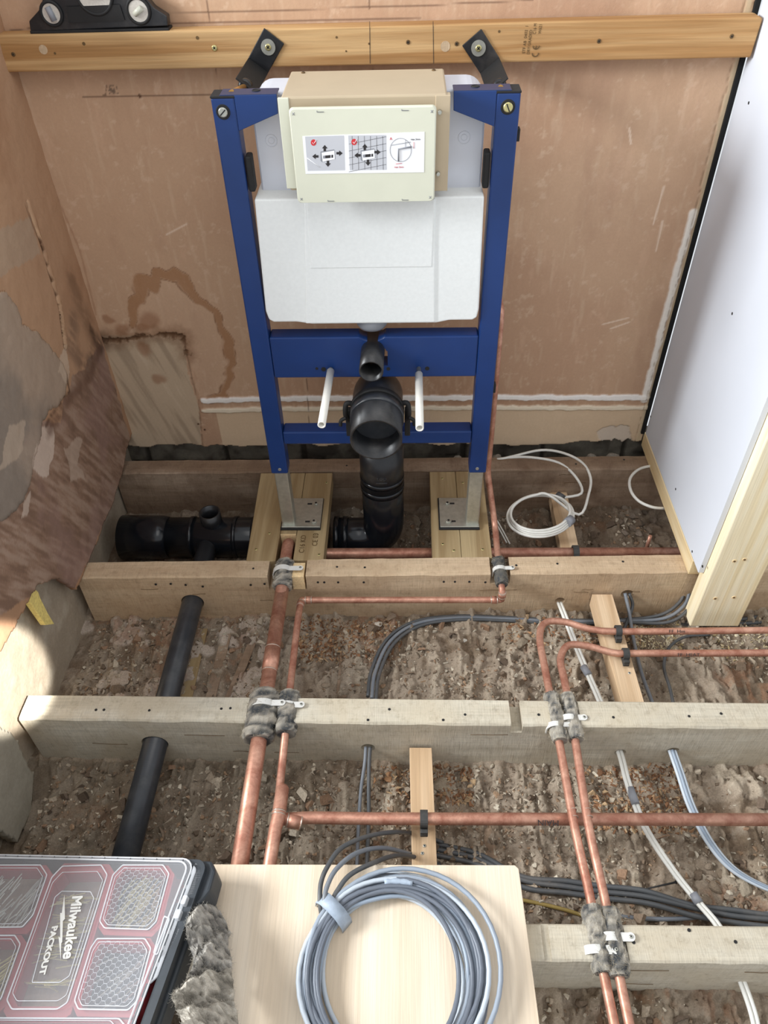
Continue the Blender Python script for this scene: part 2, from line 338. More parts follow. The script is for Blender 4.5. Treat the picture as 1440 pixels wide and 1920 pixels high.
# ------------------------------------------------------------------ structure: walls
def wb(L): return [(P(u, v, y=0).x, P(u, v, y=0).z) for u, v in L]
XL, XR = -.713, .716
def f_back(x, z):
    n1 = fbm(x, z, 3, 5, 1); n2 = fbm(x, z, 30, 4, 2); n3 = fbm(x*8, z*1.2, 12, 4, 3)
    col = np.ones(x.shape+(3,))*L3((190, 154, 126)); disp = (n2-.5)*.0015
    col = blend(col, sm(n1, .4, .68)*.5, (204, 172, 142)); col = blend(col, sm(fbm(x, z, 2.2, 4, 9), .5, .72)*.5, (166, 130, 102))
    col = blend(col, sm(n3, .6, .8)*.3, (214, 186, 158)); col = blend(col, sm(fbm(x, z, 60, 5, 5, .7), .60, .78)*.4, (220, 192, 166)); col = blend(col, sm(fbm(x*2, z*.7, 14, 6, 6, .7), .55, .75)*.4, (208, 172, 144)); col = blend(col, sm(fbm(x*2, z*.5, 5, 5, 7, .6), .5, .7)*.35, (168, 132, 108))
    # pale band low on the wall where a skirting was
    low = sm(-(z-.125+(n2-.5)*.01), 0, .006); col = blend(col, low*.75*(x > -.45), (224, 200, 168))
    wx = x+(fbm(x, z, 22, 3, 30)-.5)*.035; wz = z+(fbm(x, z, 22, 3, 31)-.5)*.035
    # damp patch bottom left
    patch = wb([(178, 630), (345, 628), (352, 700), (372, 760), (378, 840), (230, 850)]); ip = inpoly(x, z, patch)
    col = blend(col, ip*.85, (196, 176, 150)); st = fbm(x*7+z*2, z*.6, 9, 4, 12); col = blend(col, ip*sm(st, .45, .7)*.6, (154, 134, 112))
    col = blend(col, ip*sm(st, .3, .1)*.6, (222, 204, 178))
    blob = wb([(262, 520), (330, 525), (390, 580), (420, 650), (425, 700), (400, 745), (372, 745), (340, 640), (262, 600)])
    col = blend(col, inpoly(wx, wz, blob)*.4, (208, 176, 148))
    ring = wb([(250, 610), (245, 570), (262, 560), (268, 525), (290, 535), (300, 512), (340, 525), (365, 565), (400, 580), (412, 610), (432, 640), (438, 680), (425, 710), (415, 740), (395, 748)])
    d = dseg(wx, wz, ring)-(fbm(x, z, 16, 3, 33)-.45)*.022
    col = blend(col, (1-sm(d, .007, .0125))*.7, (158, 112, 74)); col = blend(col, (1-sm(np.abs(d-.0115), 0, .0022))*sm(n2, .3, .6)*.7, (120, 78, 48))
    for u, v, r in ((282, 600, .030), (230, 622, .022), (275, 660, .022), (298, 710, .018), (270, 615, .016), (180, 645, .02), (205, 600, .012)):
        q = P(u, v, y=0); col = blend(col, (1-sm(np.hypot(wx-q.x, wz-q.z), r*.5, r*1.25))*.6, (150, 104, 74))
    # cracked rotten edge
    cr = wb([(182, 640), (240, 636), (300, 628), (342, 630), (350, 665)]); d = dseg(x, z, cr)+(fbm(x, z, 50, 5, 8, .7)-.5)*.034
    col = blend(col, (1-sm(d, .002, .0095))*.9, (78, 56, 42)); disp = disp-(1-sm(d, 0, .006))*.006
    col = blend(col, (1-sm(d, .004, .040))*.5, (128, 92, 64)); dd = np.hypot((x-P(178, 640, y=0).x), (z-P(178, 640, y=0).z))+(n2-.5)*.05; col = blend(col, (1-sm(dd, .01, .06))*.6, (92, 70, 54))
    cr2 = wb([(350, 665), (362, 720), (372, 752), (380, 835)]); d = dseg(x, z, cr2)+(fbm(x, z, 80, 3, 18)-.5)*.004
    col = blend(col, (1-sm(d, .0005, .0025))*.6, (120, 96, 74)); disp = disp-(1-sm(d, 0, .002))*.002
    # old left corner strip and groove line
    for L, w, c, a in (([(25, 140), (90, 350), (140, 500), (185, 640)], .006, (224, 188, 156), .6), ([(90, 330), (150, 470), (170, 550), (180, 590)], .002, (160, 118, 88), .5)):
        d = dseg(x, z, wb(L)); col = blend(col, (1-sm(d, w*.5, w*1.5))*a, c)
    # white painted ledges left by the skirting, right-hand edge
    for v0, w, c in ((747, .0085, (252, 248, 242)), (766, .0075, (238, 224, 200))):
        L = wb([(382, v0+4), (520, v0), (930, v0-2), (1212, v0-2)]); d = dseg(x, z, L)+(fbm(x, z, 60, 4, 40)-.5)*.007
        m = 1-sm(d, w*.8, w*1.2); col = blend(col, m*.95, c); disp = disp+m*.004
    L = wb([(1208, 750), (1240, 620), (1284, 455), (1300, 400)]); d = dseg(x, z, L)+(fbm(x, z, 40, 4, 41)-.5)*.008; m = 1-sm(d, .006, .011); col = blend(col, m*.9, (246, 240, 230)); disp = disp+m*.002
    ed = wb([(1196, 830), (1240, 660), (1300, 440), (1382, 115), (1410, -20)]); d = dseg(x, z, ed)+(fbm(x, z, 35, 4, 42)-.5)*.009
    col = blend(col, (1-sm(d, .003, .008))*.7, (200, 182, 150)); m = 1-sm(np.abs(d-.009), 0, .0016); col = blend(col, m*.6, (140, 112, 84)); disp = disp-m*.0015
    # torn plaster low right
    tp = wb([(1118, 812), (1150, 795), (1178, 800), (1180, 825), (1195, 840), (1130, 840)]); i2 = inpoly(wx, wz, tp); col = blend(col, i2*.8, (214, 200, 184)); disp = disp-i2*.003
    # pencil lines
    for L, w in (([(155, 182), (300, 179), (400, 177)], .0007), ([(313, 26), (560, 18), (800, 10), (1000, 0)], .0007), ([(313, 44), (560, 38), (790, 35)], .0006),
                 ([(388, 0), (393, 45)], .0006), ([(405, 128), (414, 178)], .0006), ([(697, 118), (699, 142)], .0005), ([(692, 0), (693, 18)], .0005),
                 ([(185, 160), (190, 180), (198, 178), (200, 160)], .0006), ([(0, 60), (60, 53)], .0006), ([(575, 710), (580, 800)], .0006)):
        d = dseg(x, z, wb(L)); col = blend(col, (1-sm(d, w, w*2.2))*.75, (110, 84, 68))
    q = wb([(204, 160), (220, 158), (222, 176), (204, 178)]); col = blend(col, inpoly(x, z, q)*sm(fbm(x, z, 220, 2, 50), .35, .6)*.7, (84, 74, 66))
    for u, v in ((262, 180), (372, 795), (384, 806), (450, 176)):
        q = P(u, v, y=0); col = blend(col, 1-sm(np.hypot(x-q.x, z-q.z), .0025, .0045), (92, 66, 50))
    for L in ([(312, 440), (350, 420)], [(1130, 608), (1178, 596)], [(1145, 616), (1180, 604)], [(985, 60), (1000, 50)], [(1225, 420), (1245, 350)], [(1180, 240), (1183, 270)], [(1230, 470), (1242, 415)]):
        d = dseg(x, z, wb(L)); col = blend(col, (1-sm(d, .0008, .003))*.6, (238, 216, 194))
    return np.stack([x, -disp-(0*x), z], -1), col
def k_back(x, z): return z > .002+(fbm(x, z*0, 18, 4, 60)-.5)*.022+.02*np.clip((x-.56)*8, 0, 1)*fbm(x, z*0, 60, 3, 61)
wall_back = kind(gridmesh('wall_back', np.arange(-.735, XR, .0028), np.arange(-.03, 1.16, .0028), f_back, 'plasterwall', k_back, .012))
def f_low(x, z):
    n = fbm(x, z, 26, 5, 70); brick = np.minimum(np.abs(((x*4.4+.2) % 1)-.5), .5); j = (np.abs(((x*4.4) % 1)-.5) > .47) | (np.abs((z+.075)) < .004)
    col = np.ones(x.shape+(3,))*L3((124, 118, 106)); col = blend(col, sm(n, .4, .7), (84, 78, 70)); col = blend(col, j*.8, (60, 54, 48))
    return np.stack([x, .022-(n-.5)*.02+j*.008, z], -1), col
kind(gridmesh('wall_back_masonry', np.arange(-.9, 1.25, .006), np.arange(-.22, .05, .006), f_low, 'masonry')); 

def wl(L): return [(P(u, v, x=XL).y, P(u, v, x=XL).z) for u, v in L]
edge = wl([(228, 842), (222, 880), (205, 940), (160, 1040), (133, 1106), (100, 1085), (60, 1095), (30, 1150), (0, 1205), (-150, 1400)])
def f_left(y, z):
    n1 = fbm(y, z, 4, 5, 101); n2 = fbm(y, z, 34, 4, 102); wy = y+(fbm(y, z, 14, 4, 103)-.5)*.05; wz = z+(fbm(y, z, 14, 4, 104)-.5)*.05
    col = np.ones(y.shape+(3,))*L3((186, 150, 120)); disp = (n2-.5)*.003
    col = blend(col, sm(n1, .45, .65)*.5, (160, 118, 88)); 
    al = y*.5-z*.866; ac = y*.866+z*.5; s = fbm(ac*6, al*.8, 14, 5, 105, .65)   # trowel streaks falling forward
    low = inpoly(wy, wz, wl([(185, 650), (235, 830), (228, 900), (130, 1110), (60, 1100), (-200, 1300), (-300, 700), (0, 800), (100, 790), (125, 700)]))
    col = blend(col, low*.9, (146, 118, 100)); col = blend(col, low*sm(s, .48, .66)*.55, (180, 156, 138)); col = blend(col, low*sm(s, .5, .36)*.45, (106, 82, 68)); col = blend(col, low*sm(fbm(y, z, 6, 4, 107), .5, .68)*.5, (158, 128, 118))
    gp = inpoly(wy, wz, wl([(-300, 560), (0, 560), (60, 640), (112, 700), (108, 742), (60, 790), (40, 900), (0, 960), (-300, 1100)]))
    col = blend(col, gp*.8, (168, 152, 136)); col = blend(col, gp*sm(n1, .45, .62)*.7, (132, 122, 112)); disp = disp+gp*.003
    gp = inpoly(wy, wz, wl([(-200, 430), (10, 430), (45, 395), (60, 480), (0, 520), (-200, 620)])); col = blend(col, gp*.55, (178, 160, 140))
    for pl, c, am in (([(60, 800), (85, 800), (90, 850), (82, 890), (60, 895), (42, 880), (48, 840)], (206, 186, 170), .9), ([(90, 700), (112, 640), (118, 700), (112, 720)], (206, 186, 164), .7),
                      ([(110, 830), (140, 820), (130, 870), (150, 900), (120, 900)], (186, 164, 146), .7), ([(0, 790), (30, 790), (20, 850), (-20, 880)], (190, 170, 150), .7), ([(30, 930), (45, 920), (35, 970), (25, 970)], (196, 176, 160), .8)):
        col = blend(col, inpoly(wy, wz, wl(pl))*am, c)
    for L, w, c, am in (([(40, 380), (70, 470), (100, 570), (112, 650)], .004, (206, 170, 136), .8), ([(36, 380), (66, 470), (96, 570), (108, 650)], .0025, (96, 70, 52), .6),
                        ([(125, 530), (145, 585), (165, 635), (178, 655)], .030, (110, 84, 64), .5), ([(160, 620), (180, 655)], .014, (70, 54, 44), .7), ([(112, 700), (118, 735), (90, 770), (70, 800)], .005, (84, 62, 50), .8),
                        ([(128, 600), (122, 650), (150, 690), (178, 645)], .028, (112, 90, 76), .6), ([(178, 650), (160, 700), (110, 760), (75, 810)], .016, (110, 82, 68), .7)):
        d = dseg(wy*.5+y*.5, wz*.5+z*.5, wl(L)); col = blend(col, (1-sm(d, w*.2, w*1.4))*am*sm(s*.6+n2*.4, .3, .55), c)
    disp = disp+(1-sm(dseg(y, z, wl([(40, 380), (70, 470), (100, 570), (112, 650)])), .001, .004))*.004
    return np.stack([XL+disp, y, z], -1), col
def k_left(y, z):
    ey = np.array([e[0] for e in edge])[::-1]; ez = np.array([e[1] for e in edge])[::-1]
    return (z > np.interp(y, ey, ez)+(fbm(y, z*0, 30, 4, 106)-.5)*.014) & ((z < .45) | (y > -.60)) & (y > -.94)
wall_left = kind(gridmesh('wall_left', np.arange(-1.0, .004, .0032), np.arange(-.03, 1.16, .0032), f_left, 'plasterwall', k_left, -.014))
def f_leftlow(y, z):
    n = fbm(y, z, 20, 5, 110); col = np.ones(y.shape+(3,))*L3((186, 172, 152)); col = blend(col, sm(fbm(y, z, 5, 4, 111), .45, .6)*.5, (160, 146, 128))
    col = blend(col, sm(n, .6, .8)*.4, (206, 196, 178))
    return np.stack([XL-.022+(n-.5)*.006, y, z], -1), col
kind(gridmesh('wall_left_base', np.arange(-1.5, .03, .006), np.arange(-.2, .34, .006), f_leftlow, 'masonry'))
# smooth render coat with a broken edge between the joist and the camera
rp = [(-60, 1310), (0, 1358), (34, 1385), (46, 1420), (66, 1452), (60, 1520), (34, 1578), (14, 1570), (-60, 1520)]
rpw = [(P(u, v, x=-.70).y, P(u, v, x=-.70).z) for u, v in rp]
def f_rend(y, z):
    col = np.ones(y.shape+(3,))*L3((166, 158, 142)); n = fbm(y, z, 14, 4, 120); col = blend(col, sm(n, .45, .7)*.5, (146, 138, 122))
    return np.stack([-.700+(n-.5)*.002+0*y, y, z], -1), col
kind(gridmesh('wall_left_render', np.arange(-1.3, -.8, .004), np.arange(-.3, .2, .004), f_rend, 'masonry', lambda y, z: inpoly(y+(fbm(y, z, 40, 3, 121)-.5)*.01, z, rpw), .02))

# ceiling-void ground: lath-and-plaster backs and rubble
def gh(x, y):
    q = x*20+(fbm(x, y, 4, 3, 201)-.5)*2.6; s = np.abs((q % 1)-.5)*2
    lath = sm(s, .35, .5); key = (1-lath)*sm(fbm(x, y, 12, 3, 202), .42, .55)
    n = fbm(x, y, 9, 6, 203, .6); n2 = fbm(x, y, 60, 4, 204, .6); pile = sm(fbm(x, y, 4, 4, 205), .5, .7)
    st_ = fbm(x*3.2, y*.8, 9, 4, 220, .6); step = sm(st_, .5, .525); st2 = fbm(x, y, 16, 3, 221); step2 = sm(st2, .56, .575); st3 = sm(fbm(x+.3, y*.7, 34, 3, 222), .58, .6)
    h = -.176+step*.007+step2*.006+st3*.004+lath*.003*(1-pile)+key*.008+n*.022+n2*.010+pile*.012
    gh.s = (step, step2, st3)
    return h, lath, key, pile, n, n2
def f_ground(x, y):
    h, lath, key, pile, n, n2 = gh(x, y)
    col = np.ones(x.shape+(3,))*L3((158, 142, 122)); col = blend(col, sm(n, .4, .65)*.6, (182, 168, 150)); col = blend(col, lath*(1-pile)*.4, (132, 118, 104)); col = blend(col, key*.5, (186, 172, 152))
    col = blend(col, sm(fbm(x, y, 7, 5, 206), .52, .68)*.7, (124, 104, 84)); col = blend(col, sm(n2, .58, .76)*.35, (204, 192, 174)); col = blend(col, sm(n2, .42, .25)*.6, (96, 82, 68))  # grit hollows darkened: crease shade put into the colour
    a_, b_, c_ = gh.s; col = blend(col, b_*.55, (190, 174, 154)); col = blend(col, (1-a_)*.35, (120, 102, 86)); col = blend(col, c_*.25, (196, 180, 160)); col = blend(col, (x < -.25)*(y > -.81)*(y < -.5)*b_*.5, (214, 198, 184))
    rd = sm(fbm(x, y, 6, 3, 207), .58, .7)*sm(n2, .4, .6); col = blend(col, rd*.5, (150, 104, 74))
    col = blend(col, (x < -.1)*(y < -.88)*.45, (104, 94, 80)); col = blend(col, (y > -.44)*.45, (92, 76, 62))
    return np.stack([x, y, h], -1), col
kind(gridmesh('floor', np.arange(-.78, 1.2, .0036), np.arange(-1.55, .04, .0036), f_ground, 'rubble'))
def ghv(x, y): return float(gh(np.array([x]), np.array([y]))[0][0])
# loose crumbs, shavings and flakes: nobody could count these
def crumbs(name, n, smin, smax, cols, rects, seed, flat=.35):
    r = np.random.default_rng(seed); vs = []; fs = []; cc = []
    tot = sum((b-a)*(d-c)*w for a, b, c, d, w in rects)
    for a, b, c, d, w in rects:
        k = int(n*(b-a)*(d-c)*w/tot); X = r.uniform(a, b, k); Y = r.uniform(c, d, k); m = fbm(X, Y, 5, 3, seed) > r.uniform(.25, .6, k); X = X[m]; Y = Y[m]; H = gh(X, Y)[0]
        for x, y, h in zip(X, Y, H):
            s = smin+(smax-smin)*r.random()**2.5; e = Matrix.Rotation(r.uniform(0, 6.28), 3, 'Z') @ Matrix.Rotation(r.normal()*.5, 3, 'X') @ Matrix.Rotation(r.normal()*.5, 3, 'Y')
            i = len(vs); asp = r.uniform(.35, 1); t = s*flat*r.uniform(.4, 1)
            k5 = r.integers(4, 7); an = np.sort(r.uniform(0, 6.28, k5)); c0 = cols[r.integers(len(cols))]; br = r.uniform(.75, 1.15)
            for zt, sc in ((-t, 1.), (t, .8)):
                for q in an: vs.append(Vector((x, y, h+t*.6)) + e @ Vector((math.cos(q)*s*sc, math.sin(q)*s*asp*sc, zt))); cc.append(L3(c0)*br)
            fs.append([i+k5+j for j in range(k5)])
            for j in range(k5): fs.append([i+j, i+(j+1) % k5, i+k5+(j+1) % k5, i+k5+j])
    o = link(name, vs, fs, 'rubble', None, False, np.array(cc)); return kind(o, 'stuff')
BAYS = [(-.70, 1.1, -.81, -.5, 1.), (-.68, 1.0, -1.23, -.885, 1.), (.25, .9, -1.5, -1.3, 1.), (-.1, .72, -.43, -.12, 1.)]
tag(crumbs('rubble', 36000, .0012, .0085, [(182, 166, 146), (150, 130, 110), (206, 194, 174), (124, 108, 92), (166, 138, 112), (190, 176, 156)], BAYS, 31), 'loose grey and brown rubble crumbs lying between the joists', 'rubble')
tag(crumbs('rubble_lumps', 1100, .006, .019, [(176, 160, 140), (140, 122, 104), (196, 182, 162), (118, 102, 88), (160, 130, 106)], BAYS, 37, .5), 'mixed larger lumps of old plaster scattered through every bay', 'rubble')
tag(crumbs('wood_shavings', 5200, .003, .010, [(178, 138, 104), (150, 110, 82), (196, 166, 130), (130, 96, 72)], [(-.2, .05, -.62, -.5, 1.), (.3, .62, -.58, -.5, 1.), (-.02, .2, -.97, -.885, 1.4), (.42, .62, -1.02, -.885, 1.5), (.5, .75, -1.5, -1.36, .8)], 32, .14), 'reddish brown wood flakes heaped along the feet of the joists', 'wood shavings')
tag(crumbs('sawdust', 1800, .002, .008, [(226, 208, 170), (206, 184, 140), (240, 226, 194)], [(.6, .72, -.6, -.5, 1.), (.8, 1., -.62, -.5, .6)], 33, .15), 'pale sawdust and shavings below the partition stud', 'sawdust')
# individual plaster chunks
def chunk(x, y, s, asp, rot, c, label, grp, h=.35, name='plaster_chunk'):
    bm = bmesh.new(); bmesh.ops.create_icosphere(bm, subdivisions=2, radius=1); r = random.Random(int(x*1e4+y*1e5))
    pl = [(Vector((r.uniform(-1, 1), r.uniform(-1, 1), r.uniform(-.5, 1))).normalized(), r.uniform(.55, .85)) for _ in range(7)]
    for v in bm.verts:
        for nn, dd in pl:
            e = v.co.dot(nn)-dd
            if e > 0: v.co -= nn*e
        v.co = Vector((v.co.x*s, v.co.y*s*asp, v.co.z*s*h))
    bmesh.ops.transform(bm, matrix=Matrix.Translation((x, y, ghv(x, y)+s*h*.45)) @ Matrix.Rotation(rot, 4, 'Z'), verts=bm.verts)
    vs = [v.co.copy() for v in bm.verts]; bm.verts.index_update(); fs = [[v.index for v in f.verts] for f in bm.faces]; bm.free()
    o = link(name, vs, fs, 'rubble', None, False, np.array([L3(c)]*len(vs))); return tag(o, label, 'rubble', grp)
def chunkp(u, v, s, asp, rot, c, label, grp=None, h=.35, z=-.155, name='plaster_chunk'):
    p = P(u, v, z=z); return chunk(p.x, p.y, s, asp, rot, c, label, grp, h, name)
chunkp(978, 1214, .022, .55, 1.0, (150, 136, 118), 'large grey slate-like chunk left of the bent copper pipes')
chunkp(710, 1172, .012, .8, .3, (214, 204, 190), 'whitish mortar lump at the foot of the joist above the curved grey cables', z=-.15)
chunkp(870, 1204, .009, .7, .6, (236, 230, 218), 'small white plaster chip alone in the middle of the second bay')
chunkp(612, 1290, .011, .8, .2, (170, 154, 134), 'rounded tan chunk beside the thin copper pipe near the joist')
chunkp(225, 1275, .030, .8, .4, (186, 170, 154), 'broad flat pale plaster slab left of the black waste pipe', h=.15)
chunkp(255, 1190, .018, .6, 1.4, (168, 146, 128), 'upright brown plaster flake behind the black waste pipe')
chunkp(1160, 1275, .012, .7, .4, (168, 152, 132), 'grey chunk beside the timber noggin in the second bay')
chunkp(828, 1475, .024, .7, .1, (166, 152, 132), 'square tan slab tucked against the noggin beside the joist', h=.22)
chunkp(1390, 1660, .026, .8, .9, (176, 162, 142), 'large pale plaster lump at the right below the grey cable bundle')
chunkp(1250, 1850, .014, .6, .2, (178, 168, 150), 'pale oval stone in the nearest bay below the last joist')
GR = 'broken plaster chunks piled beside the white cable'
for u, v, s in ((1310, 1640, .014), (1340, 1665, .016), (1300, 1670, .012), (1370, 1680, .017), (1330, 1625, .011), (1350, 1640, .012), (1325, 1690, .011)):
    chunkp(u, v, s, random.uniform(.6, .9), random.uniform(0, 3), random.choice([(140, 124, 106), (156, 140, 122), (126, 110, 94)]), 'brown plaster chunk heaped between the white and blue-grey cables in the third bay', GR, .5)
GR = 'plaster chunks piled in the rear bay'
for u, v, s in ((1160, 985, .012), (1180, 970, .015), (1200, 985, .014), (1185, 1000, .013), (1215, 1000, .012), (1225, 975, .013), (1195, 1010, .012), (1170, 960, .011), (1170, 1005, .011), (1210, 960, .012)):
    chunkp(u, v, s*1.15, random.uniform(.6, .9), random.uniform(0, 3), random.choice([(126, 112, 98), (140, 126, 112), (110, 98, 86)]), 'grey plaster chunk in the heap under the partition in the rear bay', GR, .55)
for i, (u, v, s, lb) in enumerate(((1105, 843, .02, 'grey stone lump in the gap below the torn plaster'), (1150, 848, .022, 'rough grey stone beside the right end of the wall gap'), (858, 850, .014, 'small pale stone in the wall gap right of the black bend'), (930, 848, .02, 'grey stone in the wall gap right of the blue upright'))):
    p = P(u, v, z=-.01); o = chunk(p.x, -.03, s, .7, .3*i, (150, 142, 130), lb, None, .7, 'stone'); o.location.z = -.025
# thin laths seen through the dust
LG = 'old laths showing through the dust'
for u0, v0, u1, v1, w in ((425, 1190, 395, 1310, .012), (380, 1180, 350, 1310, .013), (480, 1190, 430, 1310, .010), (1040, 1190, 1070, 1318, .016), (885, 1180, 905, 1310, .01), (905, 1545, 918, 1618, .016), (330, 1160, 300, 1310, .011), (650, 1185, 640, 1310, .012)):
    a = P(u0, v0, z=-.155); b = P(u1, v1, z=-.155); d = (b-a).normalized(); sd = Vector((-d.y, d.x, 0))*w; zz = Vector((0, 0, .004))
    tag(prism('lath', [a-sd, a+sd, b+sd, b-sd], zz, 'joist_dark' if w != .013 else 'treated', bev=.001), 'thin split timber lath lying front to back at the bottom of a bay', 'lath', LG)

# ------------------------------------------------------------------ joists
ZB = -.175
def joist(label, rear, front, mat, notches=(), holes=(), chips=1, nails=()):
    (xa, ya), (xb, yb) = rear; (xc, yc), (xd, yd) = front; n = int((xb-xa)/.012); vs = []; fs = []; m = 0
    for i in range(n+1):
        t = i/n; x = xa+(xb-xa)*t; yr = ya+(yb-ya)*t; yf = yc+(yd-yc)*t
        r = lambda s: float(vn(np.array([x*30]), np.array([s*3.]), 300+int(s))[0])-.5
        sec = [(yr, ZB), (yr+r(1)*.002, -.09), (yr, -.004), (yr-.003, -.0005+r(2)*.002), ((yr*2+yf)/3, r(3)*.0012), ((yr+2*yf)/3, r(4)*.0012), (yf+.003, -.0005+r(5)*.0015), (yf+r(6)*.0015, -.004+r(6)*.002), (yf+r(7)*.002, -.05), (yf+r(8)*.002, -.11), (yf, ZB)]
        vs += [Vector((x, a, b)) for a, b in sec]
    m = len(sec)
    for i in range(n):
        for k in range(m): k2 = (k+1) % m; fs.append([i*m+k, i*m+k2, (i+1)*m+k2, (i+1)*m+k])
    fs.append(list(range(m))); fs.append([n*m+k for k in range(m)][::-1])
    o = link('floor_joist', vs, fs, mat, None, False); me = o.data
    bm = bmesh.new(); bm.from_mesh(me); bmesh.ops.recalc_face_normals(bm, faces=bm.faces); bm.to_mesh(me); bm.free()
    cs = []
    ym = (ya+yc)/2
    for x0, x1, d in notches: cs.append(box('cutter', (x0, ym-.09, -d), (x1, ym+.09, .1), 'dark', bev=0))
    for x, z, r in holes: cs.append(cyl('cutter', (x, ym-.09, z), (x, ym+.09, z), r, 'dark', seg=24))
    if cs: cut(o, cs)
    tag(o, label, 'floor joist')
    for u, v in nails:
        q = P(u, v, z=0.0)
        if q.y < ym-.03: q = P(u, v, y=yc-.0005); nn = (0, -1, 0)
        else: nn = (0, 0, 1)
        q = Vector(q); cyl('nail_hole', q-Vector(nn)*.001, q+Vector(nn)*.0006, .0028, 'dark', o, 10)  # dark disc for an empty nail hole, its shade put into the colour
    rr = random.Random(int(abs(ya)*1e4))
    for _ in range(7):
        x0 = rr.uniform(max(xa, -.6), .6); z0 = rr.uniform(-.12, -.015); L = rr.uniform(.02, .09); yy = yc+(yd-yc)*(x0-xa)/(xb-xa)-.0016
        tube('split', smoothpath([(x0+L*t, yy, z0+rr.uniform(-.002, .002)) for t in (0, .3, .6, 1)], 3), .0005, 'stamp', o, 5)
    return o
HX = -.456
def hx(u, v, y): q = P(u, v, y=y); return (q.x, q.z)
J1 = joist('dark old joist furthest back, against the rear wall under the frame', ((-.73, -.060), (1.2, -.045)), ((-.73, -.116), (1.2, -.100)), 'joist_dark', nails=((1080, 870), (1170, 862), (650, 873)))
h_w2 = hx(1051, 1133, -.49); h_g2 = hx(1177, 1118, -.485)
J2 = joist('old joist in front of the frame feet with thin copper pipe along its face', ((-.715, -.442), (1.2, -.410)), ((-.715, -.4945), (1.2, -.470)), 'joist_pink',
    [(-.262, -.172, .05), (.262, .308, .035)], [(HX, -.093, .0275), (h_w2[0], h_w2[1], .012), (h_g2[0], h_g2[1], .015)],
    nails=((292, 1096), (320, 1095), (348, 1097), (380, 1100), (470, 1097), (496, 1095), (596, 1092), (608, 1092), (634, 1092), (682, 1092), (832, 1091), (853, 1091), (880, 1091), (910, 1092), (632, 1063), (684, 1064), (475, 1066), (1168, 1053), (1045, 1057), (968, 1060)))
h_g3 = hx(690, 1404, -.878); h_w3 = hx(1163, 1412, -.88); h_b3 = hx(1262, 1408, -.88); h_e3 = hx(631, 1401, -.878)
J3 = joist('middle old joist crossing the whole picture, black waste pipe through its left part', ((-.712, -.812), (1.1, -.826)), ((-.717, -.870), (1.1, -.884)), 'joist',
    [(P(470, 1310, z=0).x, P(553, 1310, z=0).x, .036), (P(957, 1345, z=0).x, P(979, 1345, z=0).x, .028), (P(1033, 1345, z=0).x, P(1088, 1345, z=0).x, .036)],
    [(HX, -.088, .0275), (h_g3[0], h_g3[1], .0145), (h_w3[0], h_w3[1], .012), (h_b3[0], h_b3[1], .013)],
    nails=((180, 1331), (195, 1331), (280, 1332), (360, 1379), (415, 1329), (432, 1328), (730, 1330), (872, 1340), (690, 1350), (831, 1350), (1010, 1340), (1100, 1345), (1150, 1345), (1292, 1343), (1352, 1338), (1422, 1370)))
J4 = joist('nearest old joist, partly under the plywood sheet', ((-.70, -1.237), (1.0, -1.235)), ((-.70, -1.292), (1.0, -1.289)), 'joist',
    [(P(1017, 1765, z=0).x, P(1031, 1765, z=0).x, .004), (P(1108, 1765, z=0).x, P(1174, 1765, z=0).x, .034)], nails=((1292, 1744), (1379, 1766), (1188, 1767)))

# ------------------------------------------------------------------ boards between the first two joists
def pad(name, x0, x1, y0, y1, label, z0=-.045, mat='treated', screws=(), grp=None, z1=0.0, x0b=None, x1b=None):
    t = thing(name, label, 'timber', ((x0+x1)/2, (y0+y1)/2, z0), grp)
    x0b = x0 if x0b is None else x0b; x1b = x1 if x1b is None else x1b
    prism('board', [(x0, y0, z0), (x1, y0, z0), (x1b, y1, z0), (x0b, y1, z0)], (0, 0, z1-z0), mat, t, .0015)
    for u, v in screws: screw(P(u, v, z=z1), (0, 0, 1), .0035, t)
    return t
pad('timber_board', -.319, -.2485, -.441, -.1175, 'treated board under the left foot, outermost left of its three', x0b=-.328, x1b=-.2485, screws=((505, 1000), (480, 1030)))
mb = pad('timber_board', -.2475, -.2075, -.350, -.1175, 'short narrow treated board under the left foot, between two longer ones', screws=())
box('cut_end', (-.2470, -.3515, -.0445), (-.2080, -.3498, -.0005), 'endgrain', mb, .0002)['label'] = 'pale freshly cut end of the board'
bb = pad('timber_board', -.2065, -.1335, -.438, -.1175, 'stamped treated board under the left foot, rightmost of its three', screws=((612, 905), (598, 1040)))
text('stamp', 'C16 KD', .018, basis((0, 1, 0), (-1, 0, 0), (-.188, -.385, .0012)), 'stamp', bb, .0001)
text('stamp', 'CE 03', .018, basis((0, 1, 0), (-1, 0, 0), (-.158, -.37, .0012)), 'stamp', bb, .0001)
pad('timber_board', .128, .1965, -.431, -.1145, 'treated board under the right foot, left one of the pair', screws=((829, 897), (851, 1032), (830, 1020)))
pad('timber_board', .1975, .2700, -.430, -.1135, 'treated board under the right foot, right one of the pair beside the copper pipe', screws=((905, 1030), (868, 905)))
box_ = box('timber_block', (-.205, -.489, -.048), (-.176, -.4445, -.002), 'endgrain', None, .001); tag(box_, 'pale timber packer in the notch right of the wide copper pipe', 'timber block')
